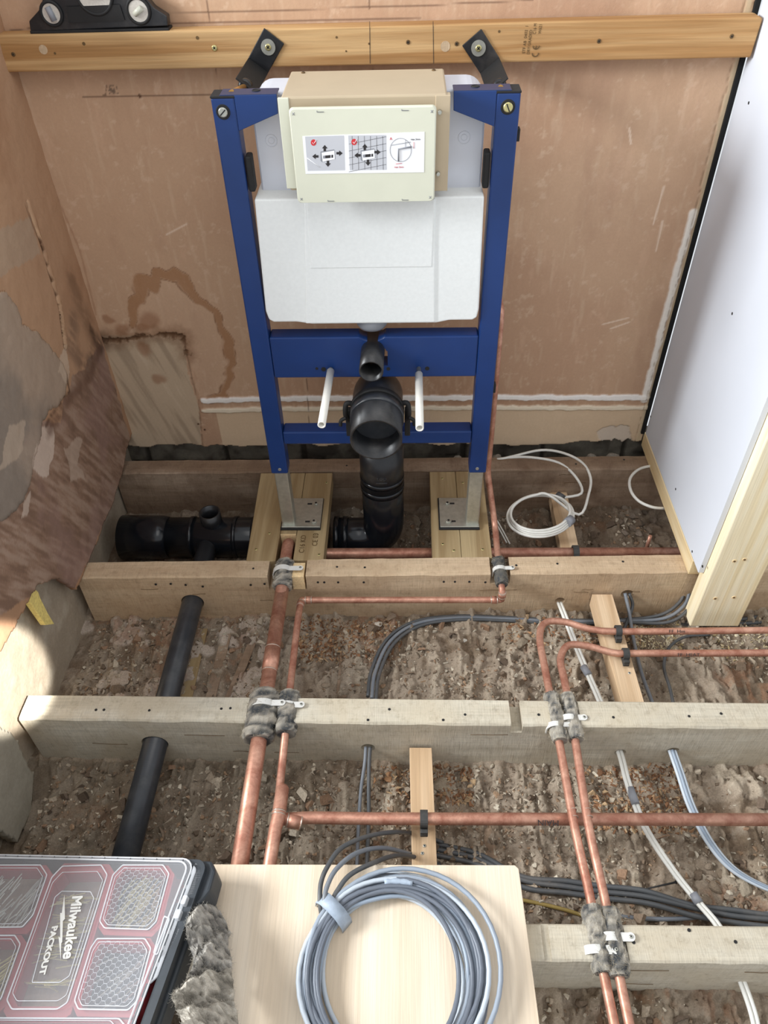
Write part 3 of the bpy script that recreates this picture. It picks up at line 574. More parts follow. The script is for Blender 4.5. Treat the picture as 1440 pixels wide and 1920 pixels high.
# small noggins
def nog(u0, v0, u1, v1, w, z, th, y0, y1, label, mat='batten_y', screws=(), grp=None):
    a = P(u0, v0, z=z); b = P(u1, v1, z=z)
    k = (b.x-a.x)/(b.y-a.y); xa = a.x+k*(y0-a.y); xb = a.x+k*(y1-a.y); t = thing('timber_noggin', label, 'noggin', ((xa+xb)/2, (y0+y1)/2, z-th))
    prism('board', [(xa-w/2, y0, z-th), (xa+w/2, y0, z-th), (xb+w/2, y1, z-th), (xb-w/2, y1, z-th)], (0, 0, th), mat, t, .001)
    for u, v in screws: screw(P(u, v, z=z), (0, 0, 1), .0032, t, 'zinc')
    return t
NG3 = nog(789, 1413, 796, 1618, .045, -.078, .04, -.8835, -1.2345, 'pale timber noggin crossing the third bay under the copper pipe marked MAIN', screws=((796, 1586), (792, 1600)))
NG2 = nog(1131, 1121, 1187, 1318, .048, -.070, .04, -.4845, -.8135, 'pale timber noggin crossing the second bay under the two bent copper pipes', screws=((1180, 1262), (1176, 1220)))
NG1 = nog(1047, 922, 1066, 1016, .046, -.085, .035, -.104, -.425, 'short pale timber noggin in the rear bay under the white cable coil')

# ------------------------------------------------------------------ partition on the right
t = kind(thing('wall_right', '', '', (.724, -.26, .045))); del t['label'], t['category']
pb = prism('plasterboard', [(.718, -.010, .046), (.718, -.520, .046), (.718, -.520, 1.35), (.718, -.010, 1.35)], (.0125, 0, 0), 'pboard', t, .0008)
for u, v in ((1373, 588), (1220, 781), (1267, 917), (1404, 193), (1317, 1062), (1298, 1034)):
    q = P(u, v, x=.718); cyl('screw_hole', q+Vector((.001, 0, 0)), q-Vector((.0006, 0, 0)), .003, 'dark', pb, 10)
sp_ = thing('sole_plate', 'pale pine sole plate running front to back under the plasterboard partition', 'timber plate', (.76, -.25, 0))
box('plate', (.7165, -.484, .0005), (.812, -.004, .0450), 'pine_y', sp_, .0015)
st = thing('timber_stud', 'thick pale pine stud standing at the front end of the partition', 'stud', (.79, -.52, -.11))
box('stud_timber', (.7315, -.547, -.113), (.846, -.4995, 1.35), 'pine_z', st, .003)
for u, v in ((1377, 1052), (1396, 1049), (1341, 1122), (1376, 1120)):
    q = P(u, v, y=-.547); tube('knot', [q+Vector((0, .001, 0)), q-Vector((0, .0008, 0))], [.006, .0045], 'endgrain', st, 14)
    cyl('screw', q-Vector((0, .0002, 0)), q-Vector((0, .0014, 0)), .0025, 'stamp', st, 10)
kind(box('gap_shade_strip_1', (.7075, -.007, .04), (.7170, .012, 1.2), 'gap_shade', None, .0005))  # added dark strip standing in for the shade of the open joint

# ------------------------------------------------------------------ wall batten
bt = thing('wall_batten', 'long fresh pine batten screwed across the rear wall above the blue frame', 'batten', (0, -.02, .95))
b0, b1 = P(0, 135, y=-.040), P(1408, 108, y=-.040); t0, t1 = P(0, 66, y=-.040), P(1423, 31, y=-.040)
k0 = (b1.z-b0.z)/(b1.x-b0.x)
pl = [(-.712, -.0405, b0.z-.001), (.7125, -.0405, b1.z), (.7155, -.0405, t1.z-.004), (.710, -.0405, t1.z), (-.712, -.0405, t0.z)]
prism('board', pl, (0, .038, 0), 'pine_x', bt, .003)
YF = -.0408
for u, v in ((402, 90),): screw(P(u, v, y=YF), (0, -1, 0), .0052, bt)
for u, v in ((1123, 77), (1372, 68), (765, 79), (856, 82), (25, 102)): screw(P(u, v, y=YF), (0, -1, 0), .0038, bt, 'stamp')
for u, v, r in ((835, 87, .009), (81, 93, .008), (157, 82, .003), (103, 100, .0022), (631, 70, .002), (649, 96, .0016), (936, 59, .0022), (692, 82, .0018), (370, 71, .003)):
    q = P(u, v, y=YF); cyl('knot', q+Vector((0, .002, 0)), q-Vector((0, .0002, 0)), r, 'stamp' if r < .006 else 'joist_pink', bt, 16)
for u in (693, 812):
    a = P(u, 40, y=YF-.0002); c = P(u+1, 119, y=YF-.0002); w = Vector((.0005, 0, 0)); link('pencil_mark', [a-w, a+w, c+w, c-w], [[0, 1, 2, 3]], 'ink', bt)
rot = basis((0, 0, 1), (-1, 0, 0), (0, 0, 0))
def stampt(s, u, v, size, mat='stamp', off=0., sx=1.):
    q = P(u, v, y=YF); text('stamp', s, size, basis((.03, 0, 1), (-1, 0, .03), (q.x, q.y-.0002, q.z)), mat, bt, .0001, sx, 0, off)
stampt('STF AB  0402  1', 985, 74, .0075, sx=.92); stampt('DRY/GRADED', 993, 79, .0075, sx=.85); stampt('C16 M', 1003, 54, .0078, sx=.8); stampt('W621', 1013, 54, .0078, sx=.8)
q = P(1004, 93, y=YF)
for zc, c2 in ((q.z-.0066, 0), (q.z+.0055, 1)):
    pts = [Vector((q.x+.0003+.0058*math.cos(a), YF-.0004, zc+.0056*math.sin(a)+.001)) for a in [PI+ (PI*k/12) for k in range(13)]]
    tube('stamp', pts, .0009, 'stamp', bt, 6)
    if c2: tube('stamp', [Vector((q.x+.0003, YF-.0004, zc-.004)), Vector((q.x+.0003, YF-.0004, zc+.001))], .0009, 'stamp', bt, 6)

# ------------------------------------------------------------------ spirit level standing on the batten
lv = thing('spirit_level', 'small black torpedo spirit level standing on the batten at top left', 'spirit level', (-.51, -.02, 1.016))
lz = P(185, 55, y=-.03).z; yl0, yl1 = -.034, -.012
def LP(u, v): q = P(u, v, y=yl0); return Vector((q.x, yl0, q.z))
prof = [(57, 60), (315, 49), (313, 30), (288, 14), (270, -8), (240, -14), (214, -40), (140, -40), (112, -8), (80, -2), (72, 20), (54, 40)]
body = prism('level_body', [LP(u, v) for u, v in prof], (0, .022, 0), 'black', lv, .002)
box('base_rail', (LP(57, 60).x, -.037, lz-.0045), (LP(316, 48).x, -.006, lz+.001), 'dark', lv, .0015, None)
for u, v, r, nm in ((97, 25, .0175, 'a'), (260, 20, .019, 'b'), (176, -12, .031, 'c')):
    q = LP(u, v)+Vector((0, -.002, 0)); ringobj('vial_ring', q, (0, 1, 0), r+.0012, .003, 'dark', lv)
    f = cyl('vial_face', q+Vector((0, .001, 0)), q+Vector((0, -.0008, 0)), r, 'silver', lv, 32)
    if nm == 'b': tube('vial', [q+Vector((-.008, -.003, -.005)), q+Vector((.008, -.003, .005))], .005, 'glassvial', f, 14)
    elif nm == 'a': tube('vial', [q+Vector((-.003, -.003, .011)), q+Vector((.003, -.003, -.011))], .0055, 'lmid', f, 14)
    else: tube('vial', [q+Vector((-.016, -.003, 0)), q+Vector((.016, -.003, 0))], .006, 'lmid', f, 14)
link('inset', [LP(125, 12)+Vector((0, -.003, 0)), LP(225, 8)+Vector((0, -.003, 0)), LP(235, 38)+Vector((0, -.003, 0)), LP(130, 42)+Vector((0, -.003, 0))], [[0, 1, 2, 3]], 'dark', lv)

# ------------------------------------------------------------------ blue toilet frame
FY = -.3285; FB = -.290
fr = thing('toilet_frame', 'blue steel wall-hung toilet frame standing on the boards before the rear wall', 'toilet frame', (0, FY, 0))
for s in (-1, 1):
    xo, xi = .25*s, .211*s; x0, x1 = sorted((xo, xi))
    upr = box('upright', (x0, FY, .178), (x1, FB, .977), 'blue', fr, .003)
    zc = .956; xc = .2315*s-.001
    rg = tube('bolt_socket', [(xc, FY+.001, zc), (xc, FY-.001, zc)], [.0125, .011], 'dark', upr, 24)
    hd = tube('bolt_head', [(xc, FY-.0008, zc), (xc, FY-.003, zc), (xc, FY-.0038, zc)], [.0078, .0078, .006], 'zinc' if s < 0 else 'screw', upr, 20)
    m_ = basis((1, 0, .9 if s < 0 else -2.2), (0, 1, 0), (xc, FY-.0041, zc)); box('bolt_slot', (-.0062, -.0006, -.0009), (.0062, .0006, .0009), 'dark', hd, 0, m_)
    cyl('rivet', (.229*s, FY+.001, .192), (.229*s, FY-.0015, .192), .0038, 'zinc', upr, 14)
    box('end_cap', (x0-.0005, FY-.0005, .976), (x1+.0005, FB+.0005, .9795), 'dark', upr, .001)
    gp = [(xi, FY, .980), (.142*s, FY, .980), (.143*s, FY, .952), (xi, FY, .9265)]
    g = prism('corner_gusset', gp, (0, .0025, 0), 'blue', fr, .0008)
    fx = sorted((.142*s, .235*s)); tf = box('top_flange', (fx[0], FY+.001, .9785), (fx[1], FB-.002, .981), 'blue_dark', fr, .0008)
    ringobj('flange_hole', (.178*s, -.306, .9812), (0, 0, 1), .006, .0012, 'dark', tf, 20); cyl('flange_hole_centre', (.178*s, -.306, .9812), (.178*s, -.306, .9815), .0055, 'dark', tf, 16)
    lg = box('leg', (min(.2125*s, .2445*s), FY+.003, .004), (max(.2125*s, .2445*s), FB-.003, .2), 'zinc', fr, .003)
    px0, px1 = sorted((.149*s, .2455*s))
    box('rubber_pad', (px0-.003, -.338, .0005), (px1+.001, -.224, .005), 'dark', lg, .001)
    fp = box('foot_plate', (px0, -.334, .005), (px1, -.228, .009), 'zinc', lg, .001)
    for yy in (-.315, -.25):
        cyl('foot_bolt', (.168*s+.002, yy, .009), (.168*s+.002, yy, .013), .0075 if yy < -.3 else .005, 'zinc', fp, 14); cyl('foot_bolt_hole', (.168*s+.002, yy, .013), (.168*s+.002, yy, .0134), .003, 'dark', fp, 10)
        box('foot_slot', (.182*s-.006, yy-.003, .0088), (.182*s+.006, yy+.003, .0093), 'dark', fp, .0002)
    # side clips
    box('side_clip', (min(.198*s, .209*s), -.325, .825), (max(.198*s, .209*s), -.30, .885), 'dark', fr, .003)
    zc2 = .89
for zc2 in (.91, .405): box('side_clip', (.2495, -.32, zc2-.010), (.2555, -.305, zc2+.010), 'dark', fr, .001)
# main crossbar with flush slot, lower crossbar
cb = box('crossbar', (-.2105, FY+.002, .441), (.2105, FB, .537), 'blue', fr, .003)
c1 = box('cutter', (-.026, -.4, .4395), (.0275, -.2, .495), 'dark', bev=0); c2 = cyl('cutter', (.0005, -.4, .495), (.0005, -.2, .495), .0265, 'dark', seg=32)
c3 = cyl('cutter', (-.003, -.4, .5655), (-.003, -.2, .5655), .040, 'dark', seg=40)
c1.scale.z = .62; c1.location.z = .487; cut(cb, [c1, c2, c3])
for x, r in ((-.106, .005), (-.12, .003), (.109, .0045), (.0285, .004)):
    cyl('bolt_hole', (x, FY+.003, .462 if x != -.12 else .464), (x, FY+.0012, .462 if x != -.12 else .464), r, 'dark', cb, 16)
box('lower_crossbar', (-.2105, FY+.002, .264), (.2105, FB, .298), 'blue', fr, .003)
for x, tip in ((-.0905, (603, 797)), (.0915, (787, 803))):
    e = P(tip[0], tip[1], z=.462) if x < 0 else P(tip[0], tip[1], z=.458)
    a = Vector((x, FY+.01, .4625)); d = (e-a)
    rod = cyl('fixing_rod', a, a+d*.9, .0045, 'zinc', fr); rod['label'] = 'threaded steel fixing rod'
    sl_ = hollow('rod_sleeve', [a+d*(.08 if x < 0 else .14), e], .0078, .0022, 'sleeve', rod, 20); sl_['label'] = 'white plastic sleeve on the rod'
# wall brackets
for s, px in ((-1, (503, 88)), (1, (897, 90))):
    q = P(px[0], px[1], y=-.044); an = math.radians(37 if s < 0 else 38)*s      # plate axis leans outwards going down
    dn = Vector((math.sin(an), 0, -math.cos(an))); sd = Vector((math.cos(an), 0, math.sin(an)))
    br = thing('wall_bracket', 'black angled steel wall bracket, %s one, tying the blue frame to the batten' % ('left' if s < 0 else 'right'), 'bracket', q)
    w = .0215; a0 = q-dn*.022; a1 = q+dn*.040
    out = Vector((0, -1, .02)); e0 = a1; e1 = a1+out*.130+dn*.006
    prism('wall_leg', [a0-sd*w, a0+sd*w, a1+sd*w, a1-sd*w], (0, .003, 0), 'black', br, .0012)
    prism('arm', [e0-sd*w, e0+sd*w, e1+sd*w, e1-sd*w], (e1-e0).cross(sd).normalized()*.003, 'dark', br, .0012)
    wa = tube('washer', [q+Vector((0, -.0005, 0)), q+Vector((0, -.0025, 0))], .0135, 'zinc', br, 28); screw(q+Vector((0, -.003, 0)), (0, -1, 0), .0058, wa)
    ee = e1-sd*0; tgt = Vector((.2185*s, -.31, .979)); 
    ka = ee+Vector((.004*s, .022, -.004)); tube('threaded_rod', [ka, tgt], .0048, 'brass', br, 14); 
    dd = (tgt-ka).normalized(); tube('rubber_gland', [ka-dd*.004, ka+dd*.004, ka+dd*.012, ka+dd*.014], [.013, .0135, .012, .009], 'black', br, 14)

# ------------------------------------------------------------------ cistern
ci = thing('cistern', 'white concealed cistern with polystyrene jacket hanging in the blue frame', 'cistern', (0, -.28, .573))
def rbox(name, x0, x1, y0, y1, z0, z1, r, mat, parent, taper=0., cx=0.):
    bm = bmesh.new(); seg = 6; pts = []
    for (cx_, cz_), a0 in (((x1-r, z1-r), 0), ((x0+r, z1-r), PI/2), ((x0+r, z0+r), PI), ((x1-r, z0+r), 1.5*PI)):
        for k in range(seg+1): a = a0+PI/2*k/seg; pts.append((cx_+r*math.cos(a), cz_+r*math.sin(a)))
    ym = [(y1, 1), (y0+.008, 1), (y0+.002, .994), (y0, .98)]; rings = []
    xm, zm = (x0+x1)/2, (z0+z1)/2
    for y, s in ym: rings.append([bm.verts.new((xm+(px_-xm)*s*(1-taper*(zm*2-z0-pz_-z0 > 0)*0), y, zm+(pz_-zm)*s)) for px_, pz_ in pts])
    for a, b in zip(rings, rings[1:]):
        for k in range(len(a)): bm.faces.new([a[k], a[(k+1) % len(a)], b[(k+1) % len(a)], b[k]])
    bm.faces.new(rings[0][::-1]); bm.faces.new(rings[-1]); return from_bm(name, bm, mat, parent, False)
def shade(o):
    o.data.polygons.foreach_set('use_smooth', [True]*len(o.data.polygons)); return o
tk = rbox('tank', -.193, .199, -.2935, -.205, .700, .974, .030, 'tank', ci)
for x in (-.165, .165): ringobj('moulded_ring', (x, -.2938, .900), (0, 1, 0), .010, .0006, 'tank', tk, 24); ringobj('moulded_ring', (x, -.2938, .900), (0, 1, 0), .005, .0005, 'tank', tk, 24)
bm = bmesh.new()
fp_ = [(-.2, .8165), (-.118, .8165), (-.11, .8165), (.132, .8165), (.14, .8165), (.2015, .8165), (.206, .600), (.203, .582), (.195, .577), (.150, .577), (.125, .5715), (-.120, .5715), (-.150, .5765), (-.195, .5765), (-.204, .582), (-.208, .600)]
o = prism('insulation_jacket', [(x, -.335, z) for x, z in fp_], (0, .115, 0), 'foam', ci, .003)
o['label'] = 'white polystyrene jacket round the lower tank'
prism('jacket_panel', [(-.112, -.3385, .8150), (.117, -.3385, .8150), (.122, -.3385, .5745), (-.132, -.3385, .5745)], (0, .006, 0), 'foam', ci, .0025)
prism('jacket_panel', [(-.108, -.3398, .8140), (.115, -.3398, .8140), (.113, -.3398, .690), (-.112, -.3398, .690)], (0, .003, 0), 'foam', ci, .0012)
tube('outlet_collar', [(-.003, -.300, .58), (-.003, -.300, .555), (-.003, -.300, .548)], [.031, .031, .026], 'lmid', ci, 32)
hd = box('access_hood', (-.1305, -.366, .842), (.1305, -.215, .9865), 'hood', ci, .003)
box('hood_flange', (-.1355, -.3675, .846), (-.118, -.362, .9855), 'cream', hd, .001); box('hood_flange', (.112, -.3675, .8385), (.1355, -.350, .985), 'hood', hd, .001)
for x in (-.108, .113): screw((x, -.228, .987), (0, 0, 1), .0035, hd, 'stamp')
for z in (.962, .868): tube('side_screw', [(.119, -.368, z), (.119, -.374, z)], [.0035, .0028], 'zinc', hd, 12)
cv = rbox('cover_plate', -.1175, .1135, -.387, -.380, .8285, .9755, .007, 'cream', ci); cv['label'] = 'cream rectangular cover plate with instruction label'
CY = -.3873
for x in (-.110, .106):
    for z in (.836, .968): tube('corner_mark', [(x-.0018, CY, z-.0018), (x+.0018, CY, z+.0018)], .0004, 'lmid', cv, 5); tube('corner_mark', [(x+.0018, CY, z-.0018), (x-.0018, CY, z+.0018)], .0004, 'lmid', cv, 5)
for x, z in ((-.073, .970), (.059, .970), (-.066, .832), (.059, .832)):
    tube('moulding_mark', [(x, CY-.0001, z+.002), (x, CY-.0001, z), (x+.011, CY-.0001, z)], .0005, 'lmid', cv, 5)
# instruction label
def LBL(u, v): q = P(u, v, y=CY); return q.x, q.z
l0 = LBL(567, 255); l1 = LBL(796, 247); l2 = LBL(795, 323); l3 = LBL(573, 326)
def sheet(name, pts, mat, parent, d): return link(name, [Vector((x, CY-d, z)) for x, z in pts], [list(range(len(pts)))], mat, parent)
lab = prism('label', [(x, CY, z) for x, z in (l0, l1, l2, l3)], (0, -.0003, 0), 'label', cv)
sheet('print', [LBL(572, 256), LBL(645, 254), LBL(647, 319), LBL(577, 320)], 'lgrey', lab, .0005)
sheet('print', [LBL(653, 254), LBL(724, 253), LBL(725, 318), LBL(656, 319)], 'lgrey', lab, .0005)
def arrow(u, v, a, s=6.5):
    pts = []
    for dx, dy in ((0, -1), (.8, 0), (.35, 0), (.35, .8), (-.35, .8), (-.35, 0), (-.8, 0)):
        pts.append(LBL(u+s*(dx*math.cos(a)-dy*math.sin(a)), v+s*(dx*math.sin(a)+dy*math.cos(a))))
    sheet('print', pts, 'ink', lab, .0008)
for cu, cvv in ((614, 292), (689, 290)):
    ax = 24 if cu < 650 else 20
    arrow(cu-5, cvv-14, 0); arrow(cu-ax+2, cvv+1, -PI/2); arrow(cu+ax-2, cvv-5, PI/2); arrow(cu+1, cvv+14, PI)
    sheet('print', [LBL(cu-13, cvv-8), LBL(cu+12, cvv-12), LBL(cu+14, cvv-10), LBL(cu+15, cvv+6), LBL(cu-10, cvv+12), LBL(cu-13, cvv+9)], 'lmid', lab, .00065)
    sheet('print', [LBL(cu-11, cvv-6), LBL(cu+13, cvv-10), LBL(cu+14, cvv+6), LBL(cu-9, cvv+11)], 'label', lab, .0008)
    for k, w in ((-6, 2.2), (-1, 3), (4, 2), (9, 1.6)): sheet('print', [LBL(cu+k-w, cvv-1-.1*k), LBL(cu+k+w, cvv-1.4-.1*k), LBL(cu+k+w, cvv+4-.1*k), LBL(cu+k-w, cvv+4.4-.1*k)], 'lmid' if k == -6 else 'ink', lab, .001)
for cu, cvv in ((588, 267), (664, 266)):
    sheet('print', [LBL(cu+5.2*math.cos(a), cvv+6*math.sin(a)) for a in [2*PI*k/20 for k in range(20)]], 'red', lab, .0008)
    tube('print', [Vector((x, CY-.001, z)) for x, z in (LBL(cu-2, cvv), LBL(cu, cvv+3), LBL(cu+5, cvv-5))], .0005, 'label', lab, 5)
for k in range(6): a = LBL(660+k*11.5, 255); b = LBL(661+k*11.5, 318); tube('print', [Vector((a[0], CY-.0006, a[1])), Vector((b[0], CY-.0006, b[1]))], .00022, 'ink', lab, 4)
for k in range(5): a = LBL(654, 270+k*13); b = LBL(724, 256+k*13); tube('print', [Vector((a[0], CY-.0006, a[1])), Vector((b[0], CY-.0006, min(b[1], l1[1]-.002)))], .00022, 'ink', lab, 4)
tube('print', [Vector((LBL(751+20*math.cos(a), 281+22*math.sin(a))[0], CY-.0006, LBL(751+20*math.cos(a), 281+22*math.sin(a))[1])) for a in [2*PI*k/28 for k in range(28)]], .0003, 'lmid', lab, 4, True)
for L, m, r in (([(747, 302), (747, 279), (772, 275)], 'lmid', .0014), ([(733, 272), (770, 266)], 'lmid', .0003), ([(760, 262), (760, 275)], 'lmid', .0003), ([(776, 266), (776, 278)], 'red', .0003), ([(742, 307), (754, 306)], 'red', .0003), ([(576, 296), (590, 306), (600, 313)], 'label', .0006)):
    tube('print', [Vector((LBL(*p)[0], CY-.0008, LBL(*p)[1])) for p in L], r, m, lab, 5)
for s_, u, v, sz, m in (('A', 733, 260, .0062, 'red'), ('max 3mm', 779, 261, .0038, 'ink'), ('max 2mm', 748, 313, .0038, 'red'), ('A', 672, 269, .004, 'lmid')):
    x, z = LBL(u, v); text('print', s_, sz, basis((1, 0, 0), (0, 0, 1), (x, CY-.0007, z)), m, lab, .0001)

# ------------------------------------------------------------------ black pan bend, flush bend and soil pipe
fl = thing('flush_pipe', 'short black flush pipe stub poking through the blue crossbar', 'pipe', (0, -.36, .505))
fpp = [(-.001, -.275, .507), (-.0035, -.400, .503)]; hollow('pipe', fpp, .0242, .003, 'black', fl)
bd = thing('pan_bend', 'big black toilet waste bend facing forward below the flush pipe', 'pipe bend', (0, -.28, .2))
XB = .004
pth = fillet([(XB, -.455, .376), (XB, -.265, .388), (XB+.002, -.262, .225)], .075, 12)
hollow('bend', pth, .0535, .004, 'black', bd, 36)
rr = tube('collar', [(XB, -.395, .380), (XB, -.372, .381)], .0565, 'waste', bd, 36)
for a, b, r in ((-.370, -.356, .0572),): tube('clamp_band', [(XB, a, .382), (XB, b, .3825)], r, 'dark', bd, 36)
for s in (-1, 1):
    tube('clamp_arm', smoothpath([(XB+.050*s, -.362, .400), (XB+.064*s, -.366, .402), (XB+.067*s, -.366, .375), (XB+.063*s, -.345, .345)], 6), .0055, 'dark', bd, 10)
    tube('clamp_hook', smoothpath([(XB+.066*s, -.368, .368), (XB+.077*s, -.370, .362), (XB+.079*s, -.372, .350)], 5), .0042, 'dark', bd, 8)
    box('bracket_leg', (XB+min(.058*s, .070*s), -.345, .300), (XB+max(.058*s, .070*s), -.33, .37), 'dark', bd, .002)
dn_ = tube('grey_collar', [(XB+.002, -.262, .262), (XB+.002, -.262, .244)], .0535, 'lmid', bd, 36)
ep = thing('waste_elbow', 'glossy black elbow carrying the toilet bend down and left into the joists', 'pipe elbow', (0, -.262, -.1))
pth = fillet([(XB+.002, -.262, .236), (XB+.003, -.262, -.100), (-.125, -.262, -.100)], .09, 14); tube('elbow', pth, .0520, 'soil', ep, 36)
for z in (.233, .115, .085): tube('rib', [(XB+.002, -.262, z+.007), (XB+.002, -.262, z-.007)], .0552 if z > .2 else .0542, 'black' if z > .2 else 'soil', ep, 36)
up_ = tube('upper_sleeve', [(XB+.002, -.262, .225), (XB+.002, -.262, .075)], .0530, 'black', ep, 36)
text('moulded_mark', 'top', .017, basis((1, 0, 0), (0, 0, 1), (XB+.003, -.3155, .150)), 'waste', ep, .0006); box('moulded_mark', (XB-.010, -.3155, .134), (XB+.016, -.314, .136), 'waste', ep, 0)
for x in (-.095, -.118): tube('rib', [(x-.006, -.262, -.1), (x+.006, -.262, -.1)], .0555, 'soil', ep, 36)
so_ = thing('soil_pipe', 'wide glossy black soil pipe lying in the rear bay at left', 'pipe', (-.45, -.262, -.16))
tube('pipe', [(-.14, -.262, -.100), (-.60, -.262, -.100)], .0535, 'soil', so_, 40)
hollow('socket', [(-.565, -.262, -.100), (-.585, -.262, -.100), (-.69, -.262, -.100)], .059, .004, 'soil', so_, 40, rads=[.0545, .0585, .0595])
for x in (-.335, -.385, -.50): tube('rib', [(x-.005, -.262, -.1), (x+.005, -.262, -.1)], .0562, 'soil', so_, 40)
hollow('boss', [(-.445, -.255, -.075), (-.445, -.255, -.015)], .0275, .004, 'black', so_, 28)
w1 = thing('waste_pipe', 'long dark grey waste pipe running front to back through the joists at left', 'waste pipe', (HX, -.8, -.12))
hollow('pipe', [(HX, -.300, -.093), (HX, -.5, -.093), (HX, -1.26, -.088)], .0252, .003, 'waste', w1, 32)

# ------------------------------------------------------------------ copper pipes
bigp = thing('copper_pipe', 'widest copper pipe, at left, passing over the joists and under the plywood', 'copper pipe', (-.225, -.8, -.04))
def cop(path, r, t, bend=.02, name='pipe'): return tube(name, fillet(path, bend, 8), r, 'copper', t, 20)
def fit(a, b, r, t, rings=True):
    a, b = Vector(a), Vector(b); f = tube('fitting', [a, b], r, 'copper', t, 20)
    if rings:
        d = (b-a).normalized()*.0012
        for q in (a, b): tube('solder_ring', [q-d, q+d], r*1.015, 'solder', f, 20)
ZP = -.016; rb = P(700, 1036, z=-.062)
cop([(1.0, rb.y, -.064), (-.2245, rb.y-.002, -.064), (-.2250, rb.y-.02, -.002), (-.2255, -.470, -.006), (-.225, -.55, ZP), (-.226, -1.34, ZP)], .0142, bigp, .018)
cop([(-.225, -.50, ZP), (-.226, -1.34, ZP)], .0158, bigp, 0, 'lower_length')
fit((-.2255, -.685, ZP), (-.2255, -.745, ZP), .0172, bigp)
box('pipe_cap', (0, 0, 0), (.001, .001, .001), 'copper', bigp, 0) if False else None
thin = thing('copper_pipe', 'thin copper pipe dropping beside the right blue upright, then along the joist to the tee', 'copper pipe', (.2, -.5, -.04))
xs = -.181; pe = P(517, 1500, z=ZP)
q6 = P(938, 600, y=-.25)
cop([(q6.x, -.004, q6.z+.02), (q6.x, -.25, q6.z+.02), P(922, 800, y=-.25), P(914, 885, y=-.262), P(928, 985, z=.0), (.284, -.44, -.008), (.2865, -.522, -.016), (.2870, -.522, -.046)], .0076, thin, .022)
cop([(.2870, -.522, -.020), (.2870, -.522, -.046), (xs-.003, -.520, -.050), (xs, -.60, -.026), (xs+.004, -.80, ZP), (P(522, 1500, z=ZP).x, P(522, 1500, z=ZP).y, ZP)], .0076, thin, .006, 'lower_run')
fit((.2870, -.522, -.034), (.2868, -.522, -.020), .0092, thin); fit((.277, -.522, -.0463), (.263, -.522, -.0464), .0092, thin); fit((xs+.008, -.520, -.0498), (xs+.022, -.520, -.0497), .0092, thin); fit((xs-.002, -.530, -.047), (xs-.002, -.545, -.042), .0092, thin)
tp_ = P(521, 1533, z=ZP); xt = tp_.x; yt = tp_.y
mn = thing('copper_pipe', 'horizontal copper pipe marked MAIN crossing the third bay from its tee', 'copper pipe', (.3, yt, -.06))
q0 = P(700, 1535, z=-.038); q1 = P(1440, 1535, z=-.038)
cop([(xt, yt+.0, -.024), (xt+.05, q0.y, -.036), (q0.x, q0.y, -.038), (q1.x+.25, q1.y, -.038)], .0112, mn, .02)
tube('tee_body', [(xt+.003, yt+.062, ZP), (xt+.002, yt+.056, ZP), (xt+.001, yt-.002, ZP), (xt-.002, yt-.02, ZP), (xt-.011, -1.34, ZP)], [.0085, .0125, .0128, .0118, .0118], 'copper', mn, 20)
fit((xt+.0008, yt+.004, ZP), (xt+.001, yt+.010, ZP), .0132, mn); fit((xt+.016, yt, -.026), (xt+.040, yt-.001, -.033), .0126, mn)
qm = P(1027, 1533, z=-.027)
text('marker_writing', 'MAIN', .0150, basis((-1, .02, 0), (0, -.72, -.69), (qm.x, q0.y-.0084, -.0292)), 'ink', mn, .0002, 1.05)
# two right-hand pipes
RP = [('outer', [(1500, 1181, -.046), (1180, 1184, -.046), (1110, 1180, -.046), (1058, 1166, -.042), (1022, 1168, -.036), (1012, 1196, -.03), (1022, 1255, -.022), (1034, 1316, -.014), (1049, 1395, -.012), (1077, 1550, -.010), (1108, 1690, -.012), (1129, 1810, -.012), (1160, 1960, -.012)], 'outer of the two parallel bent copper pipes at right'),
      ('inner', [(1500, 1224, -.046), (1200, 1225, -.046), (1150, 1224, -.046), (1105, 1212, -.042), (1066, 1210, -.036), (1051, 1235, -.03), (1057, 1270, -.022), (1067, 1318, -.014), (1079, 1392, -.012), (1104, 1550, -.010), (1137, 1700, -.012), (1157, 1810, -.012), (1188, 1960, -.012)], 'inner of the two parallel bent copper pipes at right')]
PR = []
for nm, L, lb in RP:
    t = thing('copper_pipe', lb, 'copper pipe', P(L[7][0], L[7][1], z=-.03)); pts = smoothpath(PZ(L), 7); tube('pipe', pts, .0078, 'copper', t, 18); PR.append(t)
    a, b = P(L[9][0]-4, 1518, z=L[9][2]), P(L[9][0]-1, 1532, z=L[9][2]); tube('solder_ring', [a, a+(b-a)*.08], .0082, 'solder', t, 18); tube('solder_ring', [b, b+(b-a)*.08], .0082, 'solder', t, 18)
for s_, u, v, k in (('FF  Hm', 1268, 1180, 0), ('FF  HEAT', 1290, 1224, 1)):
    q = P(u, v, z=-.040); text('marker_writing', s_, .010, basis((1, 0, 0), (0, .72, .69), (q.x, q.y-.0058, -.0398)), 'ink', PR[k], .0002, 1.2)
# short copper stub in the rear bay
q = P(1216, 1020, z=-.07); tag(cyl('copper_stub', (q.x, q.y+.005, -.10), (q.x, q.y+.004, -.045), .0045, 'copper', None, 12), 'tiny upright copper tail behind the rear horizontal pipe', 'copper pipe')

